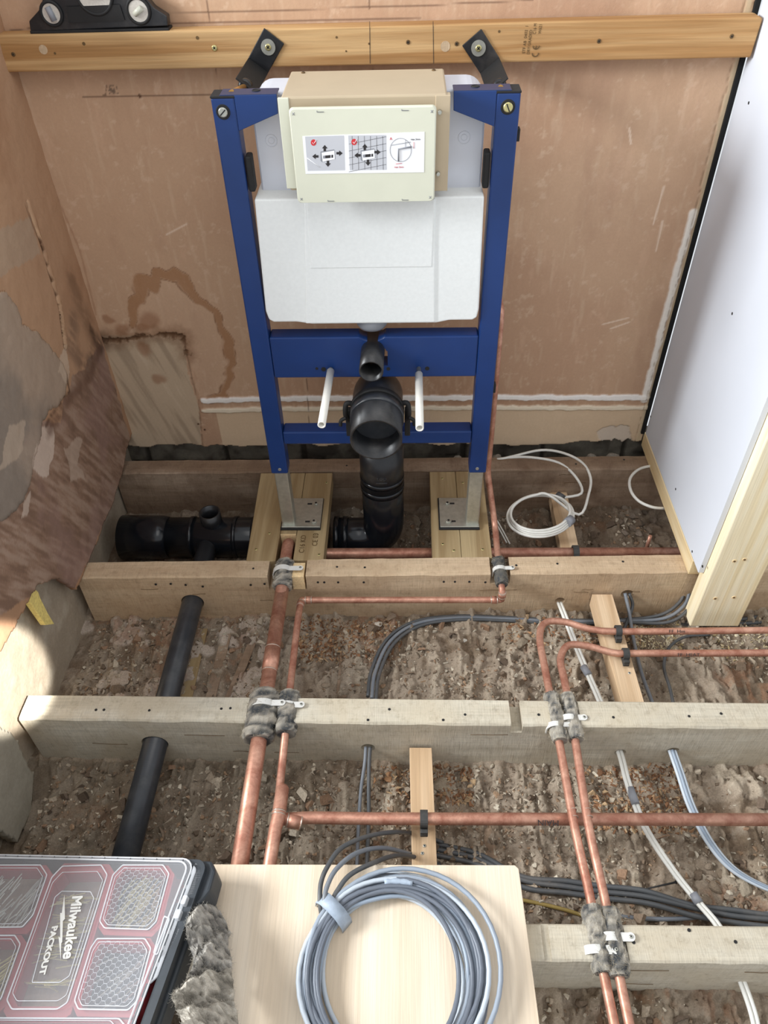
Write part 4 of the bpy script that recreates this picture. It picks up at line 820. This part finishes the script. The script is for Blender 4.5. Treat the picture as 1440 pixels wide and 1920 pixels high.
# ------------------------------------------------------------------ felt wraps and clips
def fuzz(vs, fs, cc, n, ln, base, r):
    """short fibres standing on the surface"""
    nb = len(vs)
    for _ in range(n):
        p = vs[r.randrange(nb)]; d = Vector((r.gauss(0, 1), r.gauss(0, 1), r.gauss(.5, 1))).normalized()*ln*r.uniform(.3, 1.4); sd = d.orthogonal().normalized()*.00013; bnd = Vector((r.gauss(0, 1), r.gauss(0, 1), r.gauss(0, 1)))*ln*.3
        i = len(vs); vs += [p-sd, p+sd, p+d*.5+sd+bnd, p+d*.5-sd+bnd, p+d+bnd*.5]; fs += [[i, i+1, i+2, i+3], [i+3, i+2, i+4]]; c = L3(base)*r.uniform(.8, 1.5); cc += [c]*5
def wrap(label, a, b, r, tone='grey', n=260, bulge=0., fx=1.):
    a, b = Vector(a), Vector(b); ns = 16; sg = 22; R = random.Random(int(a.x*1e4+a.y*1e3)); pts = [a.lerp(b, i/ns) for i in range(ns+1)]
    vs, fs = sweep(pts, [r]*(ns+1), sg); cc = []; sd = R.randrange(900)
    for i, v in enumerate(vs):
        ring = i//sg; ax = pts[ring]; d = v-ax; th = (i % sg)/sg*6.28; t = ring/ns
        n_ = (f1(np.array([t*6.]), np.array([math.sin(th)*1.5+3]), 1.3, 4, sd)); n2 = (f1(np.array([t*25.]), np.array([math.cos(th)*6+9]), 1., 3, sd+5))
        k = .70+n_*.42+n2*.26+bulge*math.sin(t*PI)-.12*(ring in (0, ns)); d = d*k; d.x *= fx; vs[i] = ax+d
        m_ = min(1, max(0, (n_*.5+n2*.5-.38)*4)); g = L3((74, 76, 78))*(1-m_)+L3((184, 176, 162) if tone != 'dark' else (110, 106, 98))*m_; cc.append(g)
    fuzz(vs, fs, cc, n*3, .007, (170, 158, 136), R)
    return tag(link('felt_wrap', vs, fs, 'felt', None, False, np.array(cc)), label, 'insulation wrap')
def clip(label, c, r, side, tab=.014, w=.013):
    """saddle clip round a wrapped pipe running front to back"""
    c = Vector(c); t = thing('pipe_clip', label, 'pipe clip', c); vs = []; fs = []; n = 18
    a1 = math.radians(52)
    prof = [(-side*r, -.012)]+[(-side*r*math.cos((PI-a1)*k/n), r*math.sin((PI-a1)*k/n)) for k in range(n+1)]+[(side*(r+.001), r*.80), (side*(r+tab), r*.78)]
    for x, z in prof:
        for dy in (-w/2, w/2): vs.append(c+Vector((x, dy, z)))
    for k in range(len(prof)-1): fs.append([2*k, 2*k+1, 2*k+3, 2*k+2])
    o = link('strap', vs, fs, 'whiteplastic', t, False); md = o.modifiers.new('s', 'SOLIDIFY'); md.thickness = .0022; md.offset = 1; evalmesh(o)
    q = c+Vector((side*(r+tab), 0, r*.78)); tube('screw_tab', [q+Vector((0, 0, -.0015)), q+Vector((0, 0, .0012))], w*.52, 'whiteplastic', t, 20)
    screw(q+Vector((0, 0, .0018)), (0, 0, 1), .003, t, 'zinc'); return t
yb0, yb1 = P(535, 1046, z=0).y+.012, P(535, 1108, z=0).y
wrap('grey felt wrap round the wide copper pipe at the joist by the frame feet', (-.225, -.440, -.006), (-.225, -.515, -.014), .0215, n=300)
clip('white clip holding the wrapped wide copper pipe below the left foot', (-.2255, -.474, -.008), .0255, 1, .016)
wrap('small dark felt wrap on the thin copper pipe right of the right foot', (.2835, -.432, -.004), (.287, -.506, -.012), .0150, 'dark', 200)
clip('white clip on the thin wrapped pipe right of the right foot', (.285, -.468, -.008), .0180, 1, .010, .010)
x3 = P(497, 1345, z=0).x
wrap('bulky grey felt wrap on the wide copper pipe at the middle joist', (-.2245, -.800, -.012), (-.2265, -.905, -.016), .029, n=500, bulge=.1)
wrap('bulky grey felt wrap on the thin copper pipe at the middle joist', (-.176, -.802, -.012), (-.174, -.892, -.014), .0215, n=350, bulge=.08)
clip('white clip round the wide wrapped pipe on the middle joist at left', (-.2245, -.838, -.012), .0320, 1, .008, .013)
clip('white clip round the thin wrapped pipe on the middle joist at left', (-.176, -.838, -.012), .0235, 1, .006, .013)
def PC(u, v): q = P(u, v, z=.010); q.z = -.012; return q
def wrp(label, p0, p1, r, **k): wrap(label, P(*p0[:2], z=p0[2]), P(*p1[:2], z=p1[2]), r, **k)
wrp('frayed felt wrap on the outer bent copper pipe at the middle joist', (1033, 1302, -.012), (1051, 1390, -.010), .0150, n=450, bulge=.06)
wrp('frayed felt wrap on the inner bent copper pipe at the middle joist', (1063, 1304, -.012), (1080, 1387, -.010), .0150, n=450, bulge=.06)
clip('white clip on the outer wrapped pipe at the middle joist, right group', PC(1044, 1354), .0185, 1, .011, .010)
clip('white clip on the inner wrapped pipe at the middle joist, right group', PC(1069, 1341), .0185, 1, .010, .012)
wrp('frayed felt wrap on the outer copper pipe at the nearest joist', (1108, 1700, -.010), (1133, 1825, -.010), .0170, n=500, bulge=.05)
wrp('frayed felt wrap on the inner copper pipe at the nearest joist', (1139, 1704, -.010), (1161, 1832, -.010), .0170, n=500, bulge=.05)
clip('white clip on the outer wrapped pipe at the nearest joist', PC(1119, 1778), .0210, 1, .010, .013)
clip('white clip on the inner wrapped pipe at the nearest joist', PC(1147, 1754), .0210, 1, .010, .013)
def rclip(label, c, r, w=.013):
    """open rubber clip round a pipe running left to right"""
    t = thing('rubber_clip', label, 'pipe clip', c); c = Vector(c)
    pts = [c+Vector((0, (r+.003)*math.cos(a), (r+.003)*math.sin(a))) for a in [math.radians(-40+k*260/16) for k in range(17)]]
    vs = []; fs = []
    for p in pts:
        for dx in (-w/2, w/2): vs.append(p+Vector((dx, 0, 0)))
    for k in range(16): fs.append([2*k, 2*k+1, 2*k+3, 2*k+2])
    o = link('band', vs, fs, 'clipblack', t); md = o.modifiers.new('s', 'SOLIDIFY'); md.thickness = .004; md.offset = 0; evalmesh(o)
    box('foot', c+Vector((-w/2, -r-.013, -r-.010)), c+Vector((w/2, r+.004, -r-.001)), 'clipblack', t, .0015)
    box('lip', c+Vector((-w/2, -r-.012, -r-.004)), c+Vector((w/2, -r-.004, -r+.005)), 'clipblack', t, .001); return t
rclip('black rubber clip holding the copper pipe marked MAIN to the noggin', (P(795, 1540, z=-.038).x, q0.y, -.038), .0112, .014)
for u, v, lb in ((1159, 1184, 'black rubber clip on the outer bent copper pipe over the noggin'), (1173, 1227, 'black rubber clip on the inner bent copper pipe over the noggin')): rclip(lb, P(u, v-1, z=-.046), .0080, .013)
rclip('black rubber clip on the rear horizontal copper pipe right of the frame', (P(1078, 1030, z=-.06).x, rb.y-.000, -.064), .0145, .014)
# hanging felt scrap on the organiser edge is built with the organiser

# ------------------------------------------------------------------ cables
def cable(label, L, r, mat, grp=None, off=(0, 0, 0), n=8, name='cable', cat='cable', world=False, seg=10):
    pts = [Vector(p) for p in L] if world else PZ(L)
    pts = [p+Vector(off) for p in pts]; return tag(tube(name, smoothpath(pts, n), r, mat, None, seg), label, cat, grp)
G = 'grey cables swinging along the foot of the joist'
for i, (o, m) in enumerate((((0, 0, .012), 'cdark'), ((.009, -.006, .014), 'cgrey'), ((.018, -.011, .012), 'cdark'))):
    cable('grey cable in the curved bundle running along the foot of the second joist', [(690, 1408, h_g3[1]), (691, 1330, -.095), (697, 1262, -.13), (725, 1205, -.143), (775, 1172, -.147), (850, 1161, -.146), (940, 1163, -.147), (1040, 1168, -.148), (1150, 1168-i, -.146), (1232, 1160+i*3, -.135), (1272, 1135+i*3, -.11), (1286, 1100, -.085)] if 0 else
          [(690, 1312, -.135), (697, 1262, -.14), (725, 1205, -.143), (775, 1172, -.147), (850, 1161, -.146), (940, 1163, -.147), (1040, 1168, -.148), (1150, 1168-i, -.146), (1232, 1160+i*3, -.135), (1272, 1135+i*3, -.11), (1284, 1104, -.085)], .0042, m, G, o)
G = 'grey cables going forward from the middle joist'
for o, m, r in (((-.0045, 0, 0), 'cgrey', .0036), ((.0045, 0, 0), 'cdark', .0042)):
    w = 1 if o[0] > 0 else -1
    cable('grey cable leaving the middle joist hole and passing under the MAIN pipe', [(690, 1400, h_g3[1]+.002), (688, 1430, -.105), (684+w*3, 1480, -.125), (682+w*5, 1540, -.135), (678+w*5, 1640, -.138)], r, m, G, o)
cable('grey cable between the middle joist and the one behind it, right of the noggin', [(1172, 1112, h_g2[1]+.004), (1180, 1150, -.10), (1188, 1200, -.115), (1203, 1262, -.118), (1224, 1320, -.11)], .0042, 'cgrey')
cable('short dark grey cable loop at the hole behind the noggin', [(1180, 1113, h_g2[1]+.003), (1186, 1135, -.10), (1176, 1165, -.12), (1165, 1190, -.14)], .004, 'cdark')
cable('thin dark grey cable curling out from under the bent pipes at right', [(1330, 1190, -.14), (1285, 1194, -.135), (1255, 1214, -.13), (1245, 1250, -.13), (1256, 1290, -.12), (1263, 1322, -.11)], .0036, 'cdark')
G = 'white twin cables running forward through the joists'
for o in (-.0036, .0036):
    cable('%s strand of the white cable pair running forward through three joists' % ('left' if o < 0 else 'right'), [(1049, 1130, h_w2[1]+.002), (1060, 1158, -.080), (1080, 1210, -.095), (1102, 1262, -.100), (1128, 1322, -.095), (1162, 1411, h_w3[1]+.001), (1178, 1470, -.095), (1210, 1552, -.108), (1262, 1632, -.122), (1308, 1690, -.12), (1352, 1745, -.105), (1388, 1832, -.098), (1412, 1900, -.105), (1424, 1960, -.11)], .0036, 'cwhite', G, (o, 0, 0))
for u0, v0, u1, v1, z, lb in ((1181, 1478, 1192, 1508, -.098, 'third bay above the copper pipe'), (1299, 1676, 1311, 1694, -.1215, 'third bay below the copper pipe'), (1094, 1250, 1104, 1266, -.1, 'second bay')):
    a, b = P(u0, v0, z=z), P(u1, v1, z=z+.001); tag(tube('tape_band', [a, a.lerp(b, .5), b], .0082, 'lmid', None, 12), 'grey tape round the white cable pair in the '+lb, 'tape')
G = 'blue-grey cables leaving the middle joist at right'
for i, (o, m) in enumerate((((-.0055, 0, 0), 'clight'), ((0, 0, .002), 'cblue'), ((.0055, 0, 0), 'clight'))):
    cable('blue-grey cable curving right from the hole in the middle joist', [(1260, 1407, h_b3[1]+.002), (1275, 1450, -.098), (1296, 1512, -.112), (1330, 1578, -.128), (1375, 1630, -.138), (1440, 1666, -.142), (1520, 1690, -.142)], .0034, m, G, o)
G = 'dark cables near the plywood corner'
for i, o in enumerate(((0, 0, 0), (0, -.012, .002), (0, .010, 0))):
    cable('dark grey cable running right from behind the plywood', [(800, 1590, -.142), (840, 1597, -.142), (900, 1612, -.142), (980, 1650+i*2, -.142), (1060, 1662, -.14), (1130, 1672, -.137), (1210, 1681, -.134), (1300, 1702+i*3, -.132), (1380, 1718, -.132), (1500, 1728+i*4, -.132)], .0048, 'cdark', G, o)
cable('pale grey cable passing behind the nearest joist at right', [(1150, 1716, -.138), (1200, 1722, -.14), (1270, 1723, -.14), (1350, 1716, -.138), (1480, 1712, -.138)], .0038, 'cgrey')
cable('dusty yellow wire beside the plywood corner', [(960, 1684, -.142), (1010, 1694, -.142), (1060, 1706, -.142), (1110, 1722, -.142), (1150, 1732, -.142)], .0034, 'cyellow')
G = 'dark cables right of the partition stud'
for i in range(3): cable('dark grey cable on the ground behind the foot of the partition stud', [(1270, 1160+i*5, -.148), (1330, 1166+i*6, -.15), (1400, 1160+i*9, -.148), (1470, 1148+i*14, -.145), (1540, 1140+i*16, -.145)], .0055, 'cdark', G)
# white coil by the frame
wc = thing('cable_coil', 'small coil of white cable lying in the rear bay right of the frame', 'cable coil', (.41, -.26, -.05))
ca, ct = Vector((.410, -.250, -.040)), math.radians(30)
pts = []
pre = PZ([(905, 866, -.01), (955, 858, .0), (1000, 858, .002), (1048, 868, .0), (1080, 895, -.01), (1090, 925, -.02)])
for k in range(14*4):
    th = math.radians(20)-2*PI*k/14; tn = k/14; a_, b_ = (.092-.004*tn, .072-.003*tn); jx = .004*math.sin(tn*5)
    x = a_*math.cos(th)+jx; y = b_*math.sin(th)+.003*math.cos(tn*7); pts.append(ca+Vector((x*math.cos(ct)-y*math.sin(ct), x*math.sin(ct)+y*math.cos(ct), .003+.0045*tn)))
post = PZ([(1085, 965, -.035), (1104, 925, -.02), (1107, 895, -.008), (1092, 868, .0), (1058, 850, .004), (1015, 844, .004), (960, 856, .002), (910, 868, -.01)])
tube('cable', smoothpath(pre+pts+post, 5), .0036, 'cwhite', wc, 10)
for j_, sx in ((17, 1), (0, 0)):
    q = pts[j_]+Vector((0, 0, .004)); d = (pts[j_+1]-pts[j_]).normalized()*.010; tube('tape', [q-d, q+d], .0125, 'lmid' if sx else 'cdark', wc, 12)
cable('white cable loop sticking out from under the partition', [(1262, 868, -.006), (1232, 872, .004), (1200, 879, .004), (1182, 896, .002), (1182, 918, .002), (1196, 938, .002), (1220, 950, .002), (1244, 953, -.006), (1262, 950, -.03)], .0038, 'cwhite')
cable('thin white wire pair beside the right boards, left strand', [(918, 960, -.05), (935, 990, -.07), (950, 1018, -.09)], .002, 'cwhite')
cable('thin white wire pair beside the right boards, right strand', [(922, 960, -.05), (940, 990, -.07), (956, 1020, -.09)], .002, 'cwhite')

# ------------------------------------------------------------------ plywood, coil
p0, p1, p2, p3 = P(388, 1622, z=.018), P(972, 1622, z=.018), P(1022, 1960, z=.018), P(372, 1960, z=.018)
ply = prism('plywood_sheet', [(-.268, -1.156, .0015), (p1.x-.006, p1.y, .0015), (p1.x, p1.y-.006, .0015), (.263, -1.56, .0015), (-.268, -1.56, .0015)], (0, 0, .0165), 'ply', None, .001)
tag(ply, 'pale plywood sheet lying across the joists under the big grey cable coil', 'plywood')
cc_ = thing('cable_coil', 'big coil of grey and pale cables lying on the plywood sheet', 'cable coil', (.048, -1.31, .018))
R_ = random.Random(5); cen = Vector((.0475, -1.318, 0)); kk = 0
CM = {'cgrey': 'coilmid', 'cdark': 'coildark'}
cols = ['clight', 'cdark', 'cblue', 'cgrey', 'clight', 'cdark', 'cgrey', 'clight', 'cgrey', 'cdark', 'cblue', 'cgrey', 'clight', 'cdark', 'cgrey', 'cblue', 'cdark', 'clight', 'cgrey', 'cdark', 'clight', 'cgrey']
for k in range(22):
    m = CM.get(cols[k], cols[k]); rr0 = .1095+.0345*(k/21)**.9; lay = (k*7) % 4; ph = R_.uniform(0, 6.28); ec = R_.uniform(.0, .006); ox, oy = R_.uniform(-.004, .005), R_.uniform(-.004, .003); pts = []
    if k == 21: rr0 = .146; ox = .010; oy = .006
    for j in range(48):
        th = 2*PI*j/48; near = math.exp(-((th-2.45)**2)/.12); r_ = rr0+ec*math.sin(2*th+ph)-.009*math.cos(th-3.3)*(1-(rr0-.1095)/.0345)*-1; r_ = r_*(1-near)+(.1325+(rr0-.1325)*.62)*near
        pts.append(cen+Vector((ox*(1-near)+r_*math.cos(th), oy*(1-near)+r_*math.sin(th)*.99, .018+.0045+lay*.0068+.0025*math.sin(3*th+ph))))
    tube('cable', pts, .0039, m, cc_, 10, True)
for k, (L, m) in enumerate((([(604, 1722, .034), (600, 1690, .044), (602, 1655, .046), (614, 1625, .046), (640, 1590, .03), (690, 1568, .0), (745, 1560, -.05), (790, 1566, -.11), (830, 1580, -.14)], 'cdark'), ([(612, 1722, .038), (608, 1690, .050), (614, 1660, .052), (632, 1628, .050), (668, 1600, .03), (715, 1590, -.01), (765, 1600, -.08), (805, 1612, -.14)], 'cgrey'), ([(622, 1724, .034), (622, 1694, .046), (634, 1668, .046), (657, 1640, .044), (700, 1618, .026), (745, 1604, -.03), (790, 1610, -.1), (825, 1622, -.145)], 'cdark'))):
    tube('cable_tail', smoothpath(PZ(L), 10), .0040, m, cc_, 10)
ta = math.radians(140)
# tape strap across the bundle, top left
tc = cen+Vector((.1345*math.cos(ta), .1345*math.sin(ta), 0)); rad = Vector((math.cos(ta), math.sin(ta), 0)); tan = Vector((-math.sin(ta), math.cos(ta), 0)); vs = []; fs = []
prof = [(-.032, .019), (-.031, .036), (-.018, .052), (.0, .056), (.014, .054), (.025, .042), (.028, .019)]
for a_, z_ in prof:
    for s in (-.011, .011): vs.append(tc+rad*a_+tan*s+Vector((0, 0, z_)))
for k in range(len(prof)-1): fs.append([2*k, 2*k+1, 2*k+3, 2*k+2])
o = link('tape_strap', vs, fs, 'tape', cc_, True); md = o.modifiers.new('s', 'SOLIDIFY'); md.thickness = .0008; evalmesh(o)
th0 = math.radians(92); pts = [cen+Vector((.1285*math.cos(th0-.24*k/6), .1285*math.sin(th0-.24*k/6), .042)) for k in range(-3, 7)]; tube('tape_joint', pts, [.0052+.0006*math.sin(i*2.2) for i in range(10)], 'tape', cc_, 12)

# ------------------------------------------------------------------ organiser case, tilted on the plywood edge
A = P(378, 1608, z=.09); e1 = Vector((-.3662, .0299, -.0661)); e2 = Vector((-.0319, -.2380, .0432))
EX = (-e1).normalized(); EY = (-e2); EY = (EY-EX*EY.dot(EX)).normalized(); EZ = EX.cross(EY)
Am = Vector(A)
def OP(u, v, d=0.):
    """point on the lid plane (shifted d along its normal) seen at (u,v)"""
    dr = Vector(fw*FPX+RV*(u-720)-UV*(v-960)); o_ = Vector(C0); t = ((Am+EZ*d)-o_).dot(EZ)/dr.dot(EZ); return o_+dr*t
og = thing('organiser_case', 'clear-lidded parts organiser case with charcoal base at bottom left', 'organiser', Am-EZ*.06)
def loc(x, y, z): return Am+EX*x+EY*y+EZ*z
def rpoly(x0, x1, y0, y1, r, z, n=5):
    o_ = []
    for cx_, cy_, a0 in ((x1-r, y1-r, 0), (x0+r, y1-r, PI/2), (x0+r, y0+r, PI), (x1-r, y0+r, 1.5*PI)):
        for k in range(n+1): a = a0+PI/2*k/n; o_.append(loc(cx_+r*math.cos(a), cy_+r*math.sin(a), z))
    return o_
WX, WY = .50, .33
base = prism('base_tray', rpoly(-WX, .010, -WY, .000, .02, -.058), EZ*.018, 'basegrey', og, .002)
def ringwall(name, outer, inner, h, mat, parent):
    vs = [Vector(p) for p in outer]+[Vector(p) for p in inner]+[Vector(p)+EZ*h for p in outer]+[Vector(p)+EZ*h for p in inner]; n = len(outer); fs = []
    for k in range(n):
        j = (k+1) % n; fs += [[k, j, 2*n+j, 2*n+k], [n+j, n+k, 3*n+k, 3*n+j], [2*n+k, 2*n+j, 3*n+j, 3*n+k], [j, k, n+k, n+j]]
    return link(name, vs, fs, mat, parent)
ringwall('side_wall', rpoly(-WX, .010, -WY, .000, .02, -.045), rpoly(-WX+.012, -.004, -WY+.01, -.010, .012, -.045), .040, 'basegrey', og)
prism('corner_bumper', [loc(x, y, -.055) for x, y in ((-.02, .004), (.012, .004), (.024, -.012), (.026, -.045), (.016, -.068), (.004, -.07), (-.01, -.03))], EZ*.042, 'basegrey', og, .004)
prism('corner_bumper', [loc(x, y, -.055) for x, y in ((.004, -.10), (.016, -.105), (.016, -.26), (.004, -.27))], EZ*.034, 'basegrey', og, .004)
lid = prism('clear_lid', rpoly(-WX, -.012, -WY, -.002, .022, -.0035), EZ*.0035, 'clear', og, .001); lid['label'] = 'clear plastic lid'
prism('lid_skirt', [loc(x, y, -.008) for x, y in ((-.012, -.004), (.002, -.012), (.008, -.030), (.006, -.058), (-.003, -.062), (-.004, -.105), (.004, -.112), (-.003, -.178), (-.012, -.19))], EZ*.003, 'ridge', og, .0008)
for xx, yy in ((-.002, -.072), (-.004, -.094)): box('latch', (xx-.004, yy-.007, -.006), (xx+.004, yy+.007, .004), 'ridge', og, .0015, basis(EX, EY, Am))
rim = [Vector(p) for p in rpoly(-WX+.004, -.018, -WY, -.008, .018, .0008)]
tube('lid_rim', rim, .0016, 'ridge', og, 8, True)
tube('lid_rim', [Vector(p) for p in rpoly(-WX+.004, -.010, -WY, -.003, .022, .0005)], .0014, 'ridge', og, 8, True)
for k in range(16): u = 20+k*24; 
for k in range(17): x = -.03-.0235*k; tube('lid_tick', [loc(x, -.0035, .001), loc(x, -.0085, .001)], .0006, 'basegrey', lid, 5)
for k in range(12): y = -.035-.0235*k; box('seal_block', (-.0175, y-.009, -.006), (-.0105, y+.009, -.0038), 'basegrey', lid, .001, basis(EX, EY, Am))
COMP = {'a': [(-90, 1622), (76, 1622), (88, 1640), (62, 1715), (42, 1738), (-120, 1740)], 'b': [(117, 1624), (190, 1622), (201, 1640), (126, 1880), (108, 1892), (22, 1892), (13, 1875), (97, 1645)],
        'c': [(230, 1622), (306, 1622), (317, 1638), (293, 1728), (278, 1743), (196, 1740), (187, 1727), (212, 1640)], 'd': [(182, 1760), (272, 1760), (283, 1778), (256, 1878), (240, 1894), (147, 1892), (140, 1876), (170, 1778)],
        'e': [(-130, 1754), (28, 1754), (38, 1770), (2, 1872), (-20, 1895), (-180, 1895)], 'f': [(-160, 1908), (224, 1910), (240, 1930), (230, 2000), (-200, 2000)], 'g': [(308, 1718), (318, 1722), (295, 1790), (288, 1788)]}
red = prism('insert_tray', rpoly(-WX+.014, -.034, -WY+.012, -.014, .01, -.0400), EZ*.001, 'redbin', og)
for key, L in COMP.items():
    q = [OP(u, v, .0009) for u, v in L]; tube('lid_ridge', fillet(q+[q[0], q[1]], .003, 3), .0011, 'ridge', lid, 6)
    if key == 'g': continue
    c_ = sum(q, Vector())/len(q); q2 = [c_+(p-c_)*.9 for p in q]; tube('lid_ridge', fillet(q2+[q2[0], q2[1]], .003, 3), .0006, 'ridge', lid, 5)
    # red bin under the lid
    out = [c_+(p-c_)*1.11-EZ*.036 for p in q]; inn = [c_+(p-c_)*.93-EZ*.036 for p in q]; b_ = ringwall('bin', out, inn, .027, 'redbin', og)
    prism('bin_floor', [c_+(p-c_)*.96-EZ*.036 for p in q], EZ*.002, 'basegrey' if key in 'cd' else 'joist_dark', b_)
    # screws and nails lying in the bin
    R2 = random.Random(ord(key)); vs = []; fs = []; ang = {'a': 1.25, 'b': .1, 'c': 1.15, 'd': .8, 'e': .9, 'f': .2}[key]
    n_ = {'a': 60, 'b': 70, 'c': 46, 'd': 14, 'e': 50, 'f': 60}[key]
    for _ in range(n_):
        a, b = R2.sample(range(len(q)), 2); t_ = q[a].lerp(q[b], R2.uniform(.2, .8)); t_ = c_+(t_-c_)*.62; an = ang+R2.gauss(0, .18); d = (EX*math.cos(an)+EY*math.sin(an))*R2.uniform(.012, .024)+EZ*R2.gauss(0, .002)
        z_ = -.030+R2.uniform(0, .016); v_, f_ = sweep([t_+EZ*z_-d, t_+EZ*z_+d], .0011, 5); i0 = len(vs); vs += v_; fs += [[i+i0 for i in f] for f in f_]
    o = link('loose_screws', vs, fs, 'screw' if key in 'bce' else 'zinc', b_); o['kind'] = 'stuff'
# honeycomb pattern moulded in two windows
for key in 'cd':
    q = [OP(u, v, .0004) for u, v in COMP[key]]; c_ = sum(q, Vector())/len(q); pl2 = [((p-Am).dot(EX), (p-Am).dot(EY)) for p in [c_+(p-c_)*.84 for p in q]]; vs = []; fs = []; h = .0052
    xs_ = [p[0] for p in pl2]; ys_ = [p[1] for p in pl2]
    for i in range(int((max(xs_)-min(xs_))/(h*1.5))+1):
        for j in range(int((max(ys_)-min(ys_))/(h*1.732))+1):
            cx_ = min(xs_)+i*h*1.5; cy_ = min(ys_)+(j+.5*(i % 2))*h*1.732
            if not bool(inpoly(np.array([cx_]), np.array([cy_]), pl2)[0]): continue
            v_, f_ = sweep([loc(cx_+h*math.cos(k*PI/3), cy_+h*math.sin(k*PI/3), .0003) for k in range(6)], .00035, 4, True); i0 = len(vs); vs += v_; fs += [[a+i0 for a in f] for f in f_]
    link('honeycomb', vs, fs, 'ridge', lid)
# lettering on the lid
q = [OP(u, v, .0009) for u, v in [(116, 1671), (170, 1672), (176, 1684), (130, 1830), (112, 1842), (60, 1842), (103, 1682)]]; tube('lid_ridge', fillet(q+[q[0]], .002, 3), .0007, 'ridge', lid, 6)
def lidtext(s, p_start, p_end, size, shear=0., off=.0, sx=1., cap=.72):
    a, b = OP(*p_start, .0012), OP(*p_end, .0012); d = b-a; L = d.length; d.normalize(); upv = EZ.cross(d)
    o = text('lettering', s, size, basis(d, upv, (a+b)/2), 'whiteplastic', lid, .0002, 1, shear, off)
    xs = [v.co.dot(d) for v in o.data.vertices]; w = max(xs)-min(xs); k = L/w
    for v in o.data.vertices: v.co += d*(v.co.dot(d)*(k-1))
    return o
lidtext('Milwaukee', (145, 1677), (127, 1796), .0235, .25, .0007); lidtext('PACKOUT', (103, 1736), (78, 1828), .0125, 0, .0006)
prism('lettering', [OP(u, v, .0010) for u, v in ((121, 1677), (122, 1723), (118, 1727), (117, 1766), (115, 1769), (114, 1800), (110, 1756), (113, 1759), (113, 1712), (116, 1712))], EZ*.0004, 'whiteplastic', lid)

# felt scrap draped over the case edge
def feltscrap():
    Lf = [(350, 1726), (352, 1760), (362, 1800), (352, 1835), (334, 1862), (328, 1885), (340, 1905), (350, 1950)]
    Rt = [(404, 1694), (428, 1740), (428, 1775), (432, 1800), (436, 1830), (440, 1870), (446, 1910), (452, 1950)]
    n, m = 46, 26; vs = []; fs = []; cc = []
    Lp = smoothpath([OP(u, v, .012) for u, v in Lf], 7); Rp = smoothpath([P(u, v, z=.050) for u, v in Rt], 7); n = len(Lp)
    for i in range(n):
        for j in range(m):
            t = j/(m-1); p = Lp[i].lerp(Rp[i], t); bul = math.sin(t*PI)*.018+.006*math.sin(i*.45+t*3)
            k1 = (f1(np.array([p.x]), np.array([p.y]), 60, 4, 501)); k2 = (f1(np.array([p.x]), np.array([p.y]), 230, 3, 502))
            fold = 1 if i > n*.5 else 0; p = p+Vector((0, 0, bul+(k1-.5)*.020+(k2-.5)*.012+fold*.010))+Vector(((k2-.5)*.008, (k1-.5)*.008, 0))
            dk = min(1, max(0, ((k1+k2)/2-.36)*3.6)); c = L3((100, 98, 95))*(1-dk)+L3((204, 198, 188))*dk if not fold else L3((136, 130, 120))*(1-dk)+L3((216, 208, 194))*dk
            vs.append(p); cc.append(c)
    for i in range(n-1):
        for j in range(m-1): fs.append([i*m+j, i*m+j+1, (i+1)*m+j+1, (i+1)*m+j])
    nb = len(vs); vs += [v-Vector((0, 0, .010)) for v in vs]; cc += cc[:]; fs += [[a+nb for a in f[::-1]] for f in fs]
    bd_ = [j for j in range(m)]+[i*m+m-1 for i in range(1, n)]+[(n-1)*m+j for j in range(m-2, -1, -1)]+[i*m for i in range(n-2, 0, -1)]
    for a, b in zip(bd_, bd_[1:]+bd_[:1]): fs.append([a, a+nb, b+nb, b])
    fuzz(vs, fs, cc, 7000, .006, (176, 170, 158), random.Random(9))
    return link('felt_scrap', vs, fs, 'felt', None, False, np.array(cc))
tag(feltscrap(), 'frayed grey felt insulation scrap draped over the right edge of the organiser case', 'felt')

# splintered plaster-lath remnant on the left ledge
q = [P(u, v, x=-.708) for u, v in ((56, 1096), (72, 1110), (76, 1122), (90, 1150), (102, 1170), (86, 1172), (60, 1135), (46, 1112))]
tag(prism('wood_splinter', q, (-.012, 0, 0), 'splinter', None, .001), 'bright splintered wood piece sticking out of the broken plaster at left', 'wood')
q = P(905, 1656, z=-.14); a, b = P(1205, 1668, z=-.142), P(1268, 1654, z=-.142)
sc_ = tube('loose_screw', [a, a.lerp(b, .9), b.lerp(a, .04), b], [.0012, .0018, .0020, .0038], 'dark', None, 10); tag(sc_, 'long rusty screw lying on the rubble beside the white cable pair', 'screw')
